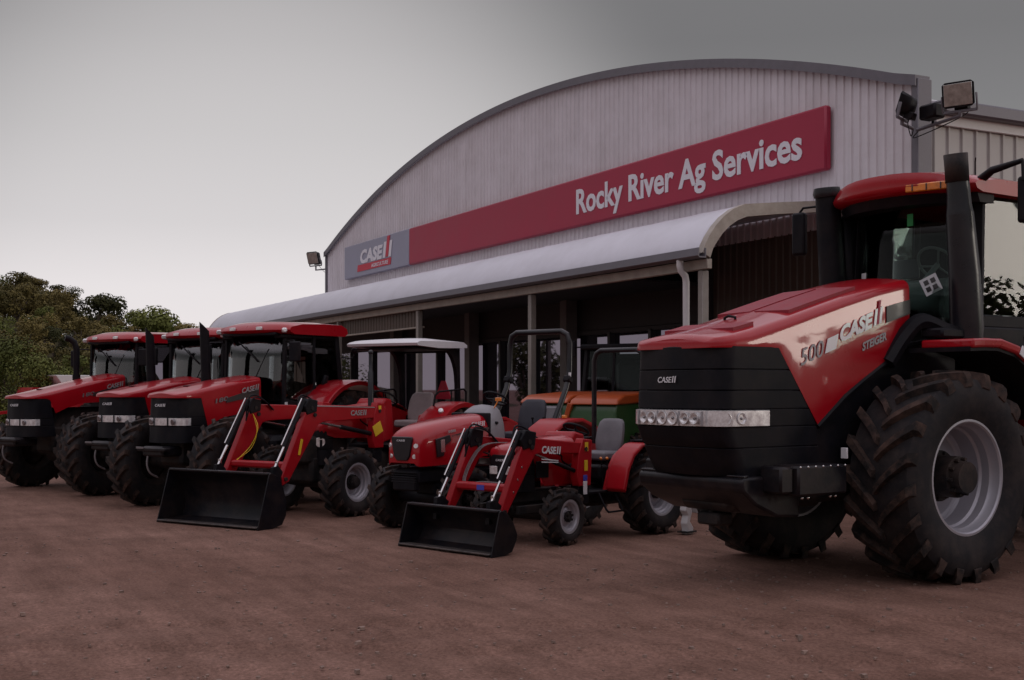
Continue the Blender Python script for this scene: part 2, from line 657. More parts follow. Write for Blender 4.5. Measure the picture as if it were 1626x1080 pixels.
def hood_shell(parent, xs, wid, crease, low, crown=0.05, rad=0.07, mat=None, name='hood', tilt=0.0):
    """bonnet: loft of open cross sections along x. wid / crease / low are tables over x"""
    rings = []
    for x in xs:
        w = interp(wid, x)
        zc = interp(crease, x)
        zl = interp(low, x)
        rr = min(rad, w * 0.5, (zc - zl) * 0.6)
        half = [(w + tilt * 0, zl), (w + 0.004, zl + (zc - rr - zl) * 0.5), (w, zc - rr)]
        for k in range(1, 6):
            a = PI / 2 * k / 5
            half.append((w - rr + rr * math.cos(a) , zc - rr + rr * math.sin(a)))
        half += [(w * 0.62, zc + crown * 0.45), (w * 0.3, zc + crown * 0.85), (0.0, zc + crown)]
        ring = [(x, y, z) for y, z in half] + [(x, -y, z) for y, z in half[-2::-1]]
        rings.append(ring)
    b = MB()
    b.loft(rings, closed=False, caps=False)
    # close the nose
    n = len(rings[0])
    i0 = 0 if xs[0] > xs[-1] else len(rings) - 1
    b.f.append(tuple(i0 * n + k for k in range(n)))
    b.m.append(0)
    return b.obj(name, mat or RED, parent, sharp=42)


def contour(xf, xr_, w, rnose, bul, n=9, off=0.0):
    """plan outline of a wrapped nose from the left rear edge round the front to the right rear edge"""
    pts = []
    w = w + off
    xf = xf + off
    pts.append((xr_, w))
    pts.append((xr_ + (xf - rnose - bul - xr_) * 0.5, w))
    for k in range(n):
        a = PI / 2 * k / (n - 1)
        pts.append((xf - bul - rnose + rnose * math.sin(a), w - rnose + rnose * math.cos(a)))
    pts.append((xf - bul * 0.3, (w - rnose) * 0.5))
    pts.append((xf, 0.0))
    return pts + [(x, -y) for x, y in pts[-2::-1]]


def wrapped_grille(parent, xf, w, rnose, bul, rows, xback, mat=None, name='grille', gap=0.005, lean=0.0, tuck=None):
    """rows: list of (z0, z1). xback(z) gives the rear boundary. lean: x set-back per metre of height"""
    b = MB()
    zref = rows[0][0]
    for i, (z0, z1) in enumerate(rows):
        rings = []
        g = gap if i else 0
        for z, off in ((z0 + g, -0.006), (z0 + g + 0.006, 0.0), ((z0 + z1) / 2, 0.0), (z1 - 0.006, 0.0), (z1, -0.006)):
            xx = xf - lean * (z - zref) - (max(0, tuck[0] - z) * tuck[1] if tuck else 0)
            rings.append([(x, y, z) for x, y in contour(xx, xback(z), w, rnose, bul, off=off)])
        b.loft(rings, closed=False, caps=False)
    # dark backing behind the seams
    rings = []
    for z in (rows[0][0], rows[-1][1] - 0.01):
        xx = xf - lean * (z - zref) - (max(0, tuck[0] - z) * tuck[1] if tuck else 0)
        rings.append([(x, y, z) for x, y in contour(xx, xback(z), w, rnose, bul, off=-0.012)])
    b.loft(rings, closed=False, caps=False)
    return b.obj(name, mat or BLK, parent, sharp=40)


def band(parent, xf, w, rnose, bul, z0, z1, k0, k1, mat, name, off=0.012, lean=0.0, zref=0.0, xr_=None, tall=None):
    """a strip of the wrapped nose between contour indices k0..k1"""
    c = contour(xf - lean * ((z0 + z1) / 2 - zref), xr_, w, rnose, bul, off=off)[k0:k1 + 1]
    ci = contour(xf - lean * ((z0 + z1) / 2 - zref), xr_, w, rnose, bul, off=off - 0.03)[k0:k1 + 1]
    b = MB()
    rings = []
    for (x, y), (xi, yi) in zip(c, ci):
        zt = z1
        rings.append([(x, y, z0 + .006), (x, y, zt - .006), ((x + xi) / 2, (y + yi) / 2, zt), (xi, yi, zt), (xi, yi, z0), ((x + xi) / 2, (y + yi) / 2, z0)])
    b.loft(rings)
    return b.obj(name, mat, parent, sharp=40)


def disc(parent, c, nrm, r, mat, name, depth=0.02):
    n = Vector(nrm).normalized()
    b = MB()
    C = Vector(c)
    b.tube([C - n * depth, C, C + n * depth * .6], [r, r, r * .82], n=20)
    return b.obj(name, mat, parent)


def fender(parent, c, rad, y0, y1, a0, a1, mat, name='fender', th=0.03, lip=0.05, n=20, flat=0.0):
    b = MB()
    rings = []
    for k in range(n + 1):
        a = R(a0 + (a1 - a0) * k / n)
        ca, sa = math.cos(a), math.sin(a)
        ys, yl = y0, y1
        pts = [(ys, rad), (ys + (yl - ys) * .15, rad + th), (ys + (yl - ys) * .85, rad + th), (yl, rad + th * .5), (yl, rad - lip), (yl - (yl - ys) * .06, rad - lip),
               (yl - (yl - ys) * .08, rad - 0.005), (ys + (yl - ys) * .1, rad - 0.01)]
        rings.append([(c[0] + r * ca, y, c[1] + r * sa) for y, r in pts])
    b.loft(rings)
    return b.obj(name, mat, parent, sharp=35)


def mirror_part(parent, base, tip, size, mat=None):
    """mirror arm and head"""
    b = MB()
    base = Vector(base)
    tip = Vector(tip)
    mid = Vector((tip.x, tip.y, base.z))
    b.tube([base, base.lerp(mid, .9), mid + (tip - mid).normalized() * .05, tip], 0.014, n=8)
    arm = b.obj('mirror', BLK, parent)
    h = MB()
    h.box(tip - Vector((0, 0, size[2] / 2)), size, Matrix.Rotation(R(12), 3, 'Z'), ch=0.03)
    h.obj('mirror_head', BLK, arm, bev=0.02)
    return arm


def seat_part(parent, c, w, mat, backh=0.5, tilt=12, base=True, thick=0.12):
    x, y, z = c
    s = MB()
    s.box((x, y, z + 0.05), (0.44, w, thick), ch=0.05)
    st = s.obj('seat', mat, parent, bev=0.02)
    b = MB()
    M = Matrix.Rotation(R(-tilt), 3, 'Y')
    hw = w / 2
    prof = []
    rings = []
    for (zz, ww, tt) in ((0.02, .80, .05), (0.06, .94, .06), (backh * .35, 1.0, .062), (backh * .7, .97, .06), (backh * .9, .85, .055), (backh * .98, .66, .045), (backh, .40, .02)):
        ring = []
        for k in range(14):
            a = 2 * PI * k / 14
            ca, sa = math.cos(a), math.sin(a)
            px = tt * (abs(ca) ** .6) * (1 if ca > 0 else -1)
            py = ww * hw * (abs(sa) ** .7) * (1 if sa > 0 else -1)
            px -= 0.05 * (abs(py) / hw) ** 2 * -1
            p = M @ Vector((px, py, zz))
            ring.append((x - 0.20 + p.x, y + p.y, z + 0.06 + p.z))
        rings.append(ring)
    b.loft(rings)
    b.obj('backrest', mat, st, sharp=60)
    if base:
        q = MB()
        q.box((x - 0.02, y, z - 0.09), (0.34, w * .7, 0.16), ch=0.02)
        q.obj('seat_base', BLK, st)
    return st


def steering_part(parent, c, r=0.2, tilt=35, mat=None):
    x, y, z = c
    b = MB()
    M = Matrix.Rotation(R(tilt), 3, 'Y').inverted()
    path = []
    for k in range(25):
        a = 2 * PI * k / 24
        p = M @ Vector((r * math.cos(a), r * math.sin(a), 0))
        path.append((x + p.x, y + p.y, z + p.z))
    b.tube(path, 0.016, n=8, cap=False)
    for k in range(3):
        a = 2 * PI * k / 3 + .5
        p = M @ Vector((r * math.cos(a), r * math.sin(a), 0))
        b.tube([(x, y, z - .02), (x + p.x, y + p.y, z + p.z)], 0.012, n=6)
    d = M @ Vector((0, 0, -0.35))
    b.tube([(x, y, z), (x + d.x, y + d.y, z + d.z)], 0.03, n=10)
    return b.obj('steering_wheel', mat or BLK, parent)


def pane(parent, pts, mat, name, th=0.008):
    """flat pane through the given loop of points with thickness"""
    P = [Vector(p) for p in pts]
    n = (P[1] - P[0]).cross(P[2] - P[1]).normalized()
    b = MB()
    k = len(P)
    b.add([p + n * th / 2 for p in P] + [p - n * th / 2 for p in P],
          [tuple(range(k)), tuple(range(2 * k - 1, k - 1, -1))] + [(i, (i + 1) % k, k + (i + 1) % k, k + i) for i in range(k)])
    return b.obj(name, mat, parent)


def curved_pane(parent, xb, xt, bul, wb, wt, z0, z1, mat, name, n=8):
    """windscreen bowed forward"""
    rows = []
    for j in range(4):
        t = j / 3
        z = z0 + (z1 - z0) * t
        w = wb + (wt - wb) * t
        x = xb + (xt - xb) * t
        rows.append([(x + bul * (1 - (2 * k / n - 1) ** 2), -w + 2 * w * k / n, z) for k in range(n + 1)])
    b = MB()
    b.loft(rows, closed=False, caps=False)
    return b.obj(name, mat, parent, solid=0.008)


def hose(b, pts, r=0.012):
    # smooth a few control points
    P = [Vector(p) for p in pts]
    out = []
    for i in range(len(P) - 1):
        p0 = P[max(i - 1, 0)]
        p1 = P[i]
        p2 = P[i + 1]
        p3 = P[min(i + 2, len(P) - 1)]
        for k in range(6):
            t = k / 6
            out.append(0.5 * ((2 * p1) + (p2 - p0) * t + (2 * p0 - 5 * p1 + 4 * p2 - p3) * t * t + (3 * p1 - p0 - 3 * p2 + p3) * t ** 3))
    out.append(P[-1])
    b.tube(out, r, n=7)


def bowl(parent, c, nrm, r, name='reflector'):
    """lamp reflector bowl with a bulb in the middle"""
    n = Vector(nrm).normalized()
    u = n.orthogonal().normalized()
    w = n.cross(u)
    C = Vector(c)
    rings = []
    for d, q in ((.004, 1.08), (.012, 1.04), (.012, .97), (.002, .90), (-.012, .62), (-.018, .30), (-.018, .04)):
        rings.append([C + n * d + (u * math.cos(2 * PI * k / 20) + w * math.sin(2 * PI * k / 20)) * r * q for k in range(20)])
    b = MB()
    b.loft(rings, caps=False)
    o = b.obj(name, LENS, parent, sharp=30)
    b = MB()
    b.ball(C + n * -.002, r * .26, 8)
    b.obj('bulb', LENSD, o)
    return o

# ------------------------------------------------------------------ big articulated tractor
def build_giant():
    t = vehicle('articulated_tractor', 3.565, 12.777, 55,
                'huge red articulated tractor with tall black stacks, nearest on the right', 'tractor')
    wr = dict(Rr=1.03, w=0.75, rim=0.545, nl=20, lh=0.062, disc=-0.25, hub=(0.20, 0.34), bolts=10, cone=0.07)
    for x in (0.0, -3.9):
        for s in (1, -1):
            wheel(t, (x, s * 1.05, 1.0), side=s, **wr)
    # chassis and axles
    b = MB()
    b.box((-0.2, 0, 1.05), (3.2, 0.8, 0.62), ch=0.05)
    b.box((-3.6, 0, 1.1), (2.6, 0.75, 0.55), ch=0.05)
    for x in (0.0, -3.9):
        b.lathe([(-1.0, 0.16), (-0.55, 0.2), (-0.3, 0.3), (0.3, 0.3), (0.55, 0.2), (1.0, 0.16)], (x, 0, 1.0), n=24)
    b.box((1.5, 0, 0.95), (1.3, 0.7, 0.5), ch=0.06)
    b.tube([(-1.6, 0, 1.0), (-2.4, 0, 1.05)], 0.3, n=16)
    b.obj('chassis', IRON, t, bev=0.01)
    # bonnet
    xs = [2.545, 2.53, 2.50, 2.46, 2.40, 2.31, 2.12, 1.9, 1.78, 1.7, 1.6, 1.5, 1.4, 1.3, 1.26, 1.1, 0.87, 0.6, 0.4, 0.2, 0.0, -0.08]
    wid = [(2.545, .44), (2.53, .50), (2.50, .54), (2.46, .572), (2.40, .594), (2.31, .603), (1.8, .605), (-.08, .63)]
    cre = [(2.545, 2.265), (2.50, 2.305), (2.31, 2.345), (2.10, 2.39), (1.64, 2.51), (1.1, 2.665), (.87, 2.73), (.4, 2.855), (0, 2.94), (-.08, 2.95)]
    low = [(2.5, 2.215), (1.78, 2.225), (1.26, 1.51), (1.1, 1.63), (.87, 1.80), (.6, 1.955), (.4, 2.06), (.2, 2.17), (0, 2.29), (-.08, 2.34)]
    hood = hood_shell(t, xs, wid, cre, low, crown=0.045, rad=0.10)
    # raised vent panels on the bonnet top
    sl = lambda x: interp(cre, x) + 0.034

    def toppanel(x0, x1, y0, y1, name, slats):
        p = MB()
        n = 5
        rings = []
        for k in range(n + 1):
            x = x0 + (x1 - x0) * k / n
            z = sl(x)
            f = lambda y: 0.012 * (1 - (abs(y) / .5) ** 2)
            rings.append([(x, y0, z - .03), (x, y0, z + .006 + f(y0)), (x, y1, z + .006 + f(y1)), (x, y1, z - .03)])
        p.loft(rings)
        return p.obj(name, RED2, hood)

    toppanel(2.22, 1.96, -.46, .46, 'vent_panel', 4)
    toppanel(1.50, 0.55, -.47, -.03, 'vent_panel', 10)
    toppanel(1.50, 0.55, .03, .47, 'vent_panel', 10)
    b = MB()
    b.tube([(1.80, -.07, 2.48), (1.80, -.07, 2.53), (1.82, 0, 2.545), (1.80, .07, 2.53), (1.80, .07, 2.48)], .014, n=8)
    b.obj('handle', BLK, hood)
    # black rear rim of the bonnet and dark belt line
    for s in (1, -1):
        b = MB()
        b.prism([(0.28, 2.66), (-.085, 2.745), (-.085, 2.60), (0.28, 2.50)], s * .618, s * .640)
        b.obj('side_stripe', DKDEC, hood)
    # wheel arch liner
    b = MB()
    pts = [(1.24, 1.48), (.87, 1.77), (.4, 2.03), (-.06, 2.31), (-.9, 2.36), (-.95, 1.3), (.6, 1.2), (1.2, 1.06)]
    b.prism(pts, -.575, .575)
    b.obj('engine_bay', BLK, t)
    # edge trim strip along the arch
    for s in (1, -1):
        b = MB()
        P = [(1.25, s * .60, 1.49), (.87, s * .61, 1.775), (.6, s * .61, 1.93), (.4, s * .61, 2.035), (.2, s * .615, 2.145), (0, s * .62, 2.265), (-.5, s * .64, 2.36)]
        b.tube(P, .028, n=8)
        b.obj('arch_trim', BLK, t)
    xb = lambda z: interp([(1.0, 1.20), (1.52, 1.27), (2.27, 1.79)], z)
    rows = [(1.05, 1.31), (1.31, 1.50), (1.50, 1.66), (1.66, 1.83), (1.83, 2.02), (2.02, 2.235)]
    g = wrapped_grille(t, 2.62, .605, .17, .06, rows, xb, lean=0.055, tuck=(1.48, .55))
    # headlight bar
    args = (2.62, .605, .17, .06, 1.505, 1.655)
    hb = band(t, *args, 1, 7, LENS, 'headlight_bar', off=.014, lean=.055, zref=1.05, xr_=1.45)
    band(hb, *args, 7, 12, LENS, 'lamp_segment', off=.013, lean=.055, zref=1.05, xr_=1.45)
    band(hb, *args, 12, 18, LENS, 'lamp_segment', off=.014, lean=.055, zref=1.05, xr_=1.45)
    band(hb, *args, 18, 23, LENS, 'lamp_segment', off=.013, lean=.055, zref=1.05, xr_=1.45)
    for y in (.34, .22, .07, -.07, -.22, -.34):
        bowl(hb, (2.604 - .12 * y * y, y, 1.58), (1, y * .25, 0), .052 if abs(y) > .1 else .060)
    bowl(hb, (2.452, .582, 1.58), (.62, .8, 0), .060)
    bowl(hb, (2.28, .624, 1.58), (.05, 1, 0), .050)
    b = MB()
    for y in (.43, .145, -.145, -.42):
        b.box((2.59 - .1 * abs(y) ** 3, y, 1.58), (.03, .010, .13), ch=.002)
    b.obj('lamp_divider', GRYD, hb)
    maker_logo((2.58, -.16, 1.905), (0, 1, 0), (-.055, 0, 1), .055, g, 'emblem', WHT, total=.26, bold=.01)
    # lettering on the left and right flank
    for s in (1, -1):
        u = Vector((-1, s * .0133, .335)) if s > 0 else Vector((1, s * -.0133, -.335))
        v = Vector((0, 0, 1))
        wy = lambda x: s * (interp(wid, x) + .009)
        if s > 0:
            o5, oc, os_ = (1.50, 0, 2.06), (.97, 0, 2.295), (.64, 0, 2.215)
        else:
            o5, oc, os_ = (1.13, 0, 2.12), (.33, 0, 2.46), (.36, 0, 2.27)
        o5, oc, os_ = [(q[0], wy(q[0]), q[2]) for q in (o5, oc, os_)]
        b = MB()
        put_text(b, '500', o5, u, v, .16, width=.32, slant=.10, bold=0.005, th=.004)
        b.obj('number_lettering', GRYD, hood)
        if s > 0:
            b = MB()
            quad_bar(b, (1.17, wy(1.17), 2.18), u, v, 0, .16, 0.0, .13, .3)
            b.obj('stripe_wedge', CHRW, hood)
        maker_logo(oc, u, v, .145, hood, 'emblem', CHRW, SIGNR, total=.70, bold=.045)
        b = MB()
        put_text(b, 'STEIGER', os_, u, v, .08, width=.38, slant=.1, bold=.03, th=.005)
        b.obj('name_lettering', GRYD, hood)
    # bumper and weight carrier
    b = MB()
    b.prism([(2.32, 1.055), (2.36, 1.02), (2.34, .93), (2.18, .80), (1.9, .68), (1.6, .66), (1.6, 1.055)], -.70, .70)
    bp = b.obj('front_bumper', STEEL, t, bev=.03, seg=3)
    b = MB()
    b.prism([(2.26, 1.075), (2.325, 1.07), (2.32, 1.05), (2.26, 1.05)], -.69, .69)
    b.obj('bumper_ledge', BLKG, bp, bev=.006)
    b = MB()
    b.box((2.0, 0, .62), (.2, .3, .12), ch=.02)
    b.tube([(2.04, 0, .52), (2.04, 0, .74)], .03, n=10)
    b.obj('tow_pin', IRON, bp)
    for s in (1, -1):
        b = MB()
        b.box((1.58, s * .80, 1.02), (.66, .32, .27), ch=.02)
        b.box((2.0, s * .78, 1.03), (.17, .26, .24), ch=.02)
        sb = b.obj('step_box', STEEL, t)
        q = MB()
        for k in range(7):
            q.ball((1.28 + k * .10, s * .955, 1.145), .012, 6)
        for k in (1.35, 1.42, 1.72, 1.8):
            q.ball((k, s * .90, .865), .016, 6)
        q.obj('bolt', CHROME, sb)
    b = MB()
    b.box((1.20, .88, 1.25), (.02, .07, .10), ch=.003)
    b.obj('reflector_plate', WHT, t)
    # front fenders
    for s in (1, -1):
        outer = [(.02, 2.325), (-.2, 2.335), (-.45, 2.335), (-.75, 2.27), (-1.02, 2.11), (-1.24, 1.88), (-1.38, 1.6)]
        inner = [(-1.31, 1.6), (-1.17, 1.85), (-.96, 2.06), (-.70, 2.19), (-.42, 2.245), (-.2, 2.245), (.02, 2.235)]
        b = MB()
        b.prism(outer + inner, s * .84, s * 1.43)
        f = b.obj('fender', RED, t, bev=.025, seg=3)
        q = MB()
        q.prism([(x, z - .075) for x, z in outer] + [(x, z - .03) for x, z in inner], s * .70, s * 1.40)
        q.obj('fender_liner', BLK, f)
        q = MB()
        q.box((-.80, s * 1.437, 2.20), (.12, .012, .10), Matrix.Rotation(R(-30), 3, 'Y'), ch=.003)
        q.obj('reflector', WHT, f)
    # cab
    b = MB()
    b.box((-1.85, 0, 2.36), (1.9, 1.72, .30), ch=.04)
    b.box((-1.9, 0, 1.9), (1.5, 1.1, .7), ch=.04)
    for s in (1, -1):
        b.bar((-.98, s * .80, 2.45), (-1.06, s * .77, 3.98), .09, .10)
        b.bar((-2.15, s * .84, 2.45), (-2.12, s * .80, 3.98), .07, .08)
        b.bar((-2.85, s * .78, 2.45), (-2.72, s * .74, 3.98), .12, .14)
        b.bar((-1.0, s * .81, 2.55), (-2.85, s * .80, 2.55), .07, .12)
    b.box((-1.9, 0, 3.93), (1.9, 1.70, .10), ch=.03)
    b.bar((-2.85, -.78, 2.6), (-2.85, .78, 2.6), .1, .2)
    cab = b.obj('cab', BLK, t, bev=.012)
    curved_pane(cab, -1.0, -1.04, .22, .77, .75, 2.48, 3.92, GLASS, 'windscreen')
    for s in (1, -1):
        pane(cab, [(-1.04, s * .815, 2.62), (-2.12, s * .845, 2.62), (-2.10, s * .81, 3.88), (-1.08, s * .785, 3.88)], GLASS, 'door_glass')
        pane(cab, [(-2.18, s * .845, 2.62), (-2.78, s * .80, 2.62), (-2.68, s * .76, 3.88), (-2.15, s * .81, 3.88)], GLASS, 'side_glass')
    pane(cab, [(-2.84, -.72, 2.7), (-2.84, .72, 2.7), (-2.73, .68, 3.88), (-2.73, -.68, 3.88)], GLASS, 'rear_glass')
    # roof
    rings = []
    for k in range(13):
        tt = k / 12
        y = -.93 + 1.86 * tt
        e = 1 - abs(2 * tt - 1) ** 2.6
        xf = -.78 + .40 * e
        zc = 4.06 + .13 * e
        rings.append([(xf, y, 3.98), (xf + .03, y, 4.03), (xf - .02, y, zc), (xf - .35, y, zc + .04), (-1.9, y, zc + .05), (-2.7, y, zc + .02), (-3.0, y, zc - .05), (-3.02, y, 3.98), (-2.9, y, 3.95), (xf - .1, y, 3.95)])
    b = MB()
    b.loft(rings)
    roof = b.obj('roof', RED, cab, sharp=50)
    roof.location.z = -.085
    b = MB()
    rings = []
    for k in range(13):
        tt = k / 12
        y = -.88 + 1.76 * tt
        e = 1 - abs(2 * tt - 1) ** 2.6
        xf = -.84 + .40 * e
        rings.append([(xf, y, 3.97), (xf - .06, y, 3.84), (xf - .3, y, 3.84), (xf - .3, y, 3.97)])
    b.loft(rings)
    b.obj('sun_visor', BLK, cab).location.z = -.07
    b = MB()
    b.box((-.475, .56, 3.925), (.05, .46, .085), Matrix.Rotation(R(17), 3, 'Z'), ch=.015)
    bc = b.obj('amber_light', AMBER, cab)
    b = MB()
    for y in (.42, .56, .70):
        b.box((-.455 - (y - .56) * .30, y, 3.925), (.03, .012, .07), Matrix.Rotation(R(17), 3, 'Z'), ch=.002)
    b.obj('light_divider', DKDEC, bc)
    b = MB()
    b.box((-1.2, -.42, 4.195), (.26, .44, .03), ch=.01)
    b.box((-1.2, -.42, 4.165), (.12, .2, .05), ch=.01)
    b.tube([(-1.3, .55, 4.1), (-1.3, .55, 4.27), (-1.28, .57, 4.31)], .008, n=6)
    b.obj('roof_antenna', BLK, cab)
    # mirrors
    m = mirror_part(cab, (-.78, -.88, 3.95), (-.70, -1.36, 3.90), (.10, .17, .50))
    b = MB()
    b.tube([(-.95, .85, 4.0), (-.85, 1.05, 4.06), (-.80, 1.42, 4.10)], [.05, .04, .025], n=10)
    b.tube([(-.80, 1.42, 4.10), (-.78, 1.44, 3.9)], .016, n=8)
    ml = b.obj('mirror', BLK, cab)
    b = MB()
    b.box((-.86, 1.48, 3.72), (.09, .26, .46), Matrix.Rotation(R(10), 3, 'Z'), ch=.03)
    b.obj('mirror_head', BLK, ml, bev=.02)
    b = MB()
    for s in (1, -1):
        b.box((-.86, s * .70, 3.90), (.10, .20, .11), ch=.03)
    b.obj('work_light', BLKG, cab)
    # interior
    seat_part(cab, (-2.05, 0, 2.62), .52, SEATB, .56, tilt=10)
    steering_part(cab, (-1.36, .04, 3.22), .23, 50, CONSD)
    b = MB()
    b.prism([(-1.02, 2.45), (-.98, 2.75), (-1.08, 3.02), (-1.28, 3.06), (-1.42, 2.92), (-1.32, 2.45)], -.30, .36)
    b.obj('console', CONSD, cab, bev=.03)
    b = MB()
    b.box((-1.55, -.52, 3.22), (.05, .30, .22), Matrix.Rotation(R(20), 3, 'Z'), ch=.02)
    b.tube([(-1.5, -.6, 2.6), (-1.55, -.52, 3.1)], .02, n=8)
    b.box((-2.1, -.5, 2.95), (.6, .16, .14), ch=.04)
    b.box((-2.3, -.72, 2.72), (.9, .14, .40), ch=.04)
    b.box((-2.62, .62, 2.72), (.35, .26, .40), ch=.04)
    b.obj('armrest_monitor', SEATB, cab)
    for (x, y, z, sy, sz, m, nm, rz) in ((-.80, .10, 3.66, .075, .13, GRNDEC, 'sticker', 0), (-.93, -.62, 3.03, .10, .24, WHT, 'sticker', -24)):
        b = MB()
        b.box((x, y, z), (.006, sy, sz), Matrix.Rotation(R(rz), 3, 'Z'), ch=.001)
        b.obj(nm, m, cab)
    b = MB()
    M = Matrix.Rotation(R(18), 3, 'Z') @ Matrix.Rotation(R(25), 3, 'X')
    b.box((-.83, .34, 2.95), (.006, .19, .19), M, ch=.001)
    st = b.obj('warning_sticker', WHT, cab)
    b = MB()
    for (dy, dz) in ((-.035, .04), (.04, .035), (-.04, -.035), (.035, -.04)):
        p = M @ Vector((.006, dy, dz))
        b.box((-.83 + p.x, .34 + p.y, 2.95 + p.z), (.006, .05, .05), M, ch=.001)
    b.obj('sticker_mark', DKDEC, st)
    # stacks
    b = MB()
    b.tube([(-.62, .92, 2.30), (-.62, .92, 2.46), (-.58, .92, 3.0), (-.50, .92, 3.62)], [.15, .165, .155, .135], n=24)
    b.tube([(-.50, .92, 3.60), (-.49, .92, 3.70), (-.465, .92, 3.94)], [.135, .120, .110], n=24)
    ex = b.obj('exhaust_stack', BLKG, t)
    b = MB()
    b.tube([(-.46, .92, 3.92), (-.445, .92, 4.08), (-.43, .92, 4.20)], [.116, .116, .118], n=24, cap=False)
    b.obj('exhaust_tip', IRON, ex, solid=.012)
    b = MB()
    hose(b, [(-.6, .92, 2.36), (-.35, .84, 2.44), (-.12, .74, 2.52), (.05, .66, 2.36), (.25, .62, 2.1)], .085)
    b.box((-.42, .86, 2.40), (.6, .26, .10), ch=.03)
    b.obj('exhaust_elbow', BLK, ex)
    b = MB()
    b.tube([(-.80, -.94, 2.3), (-.78, -.94, 3.1), (-.69, -.94, 4.05)], [.155, .15, .135], n=24)
    b.box((-.98, -.90, 3.15), (.22, .26, 1.35), Matrix.Rotation(R(4), 3, 'Y'), ch=.05)
    ai = b.obj('air_intake', BLK, t)
    b = MB()
    b.tube([(-.69, -.94, 4.03), (-.685, -.94, 4.07), (-.68, -.94, 4.13)], [.15, .16, .145], n=24)
    b.obj('intake_cap', BLKG, ai)
    # steps and rail on the left, rear body
    b = MB()
    for k in range(4):
        b.box((-1.75, 1.0 + .06 * (3 - k), .75 + .4 * k), (.45, .30, .04), ch=.01)
    for x in (-1.52, -1.98):
        b.bar((x, 1.25, .7), (x, 1.0, 2.4), .03, .05)
    b.obj('cab_steps', STEEL, t)
    b = MB()
    b.prism([(-2.6, 1.35), (-2.5, 2.05), (-3.0, 2.15), (-4.9, 1.95), (-5.1, 1.4)], -.62, .62)
    b.obj('rear_body', RED, t, bev=.05, seg=3)
    for s in (1, -1):
        fender(t, (-3.9, 1.0), 1.16, s * .66, s * 1.42, 35, 150, RED, 'fender')
    return t


GIANT = build_giant()

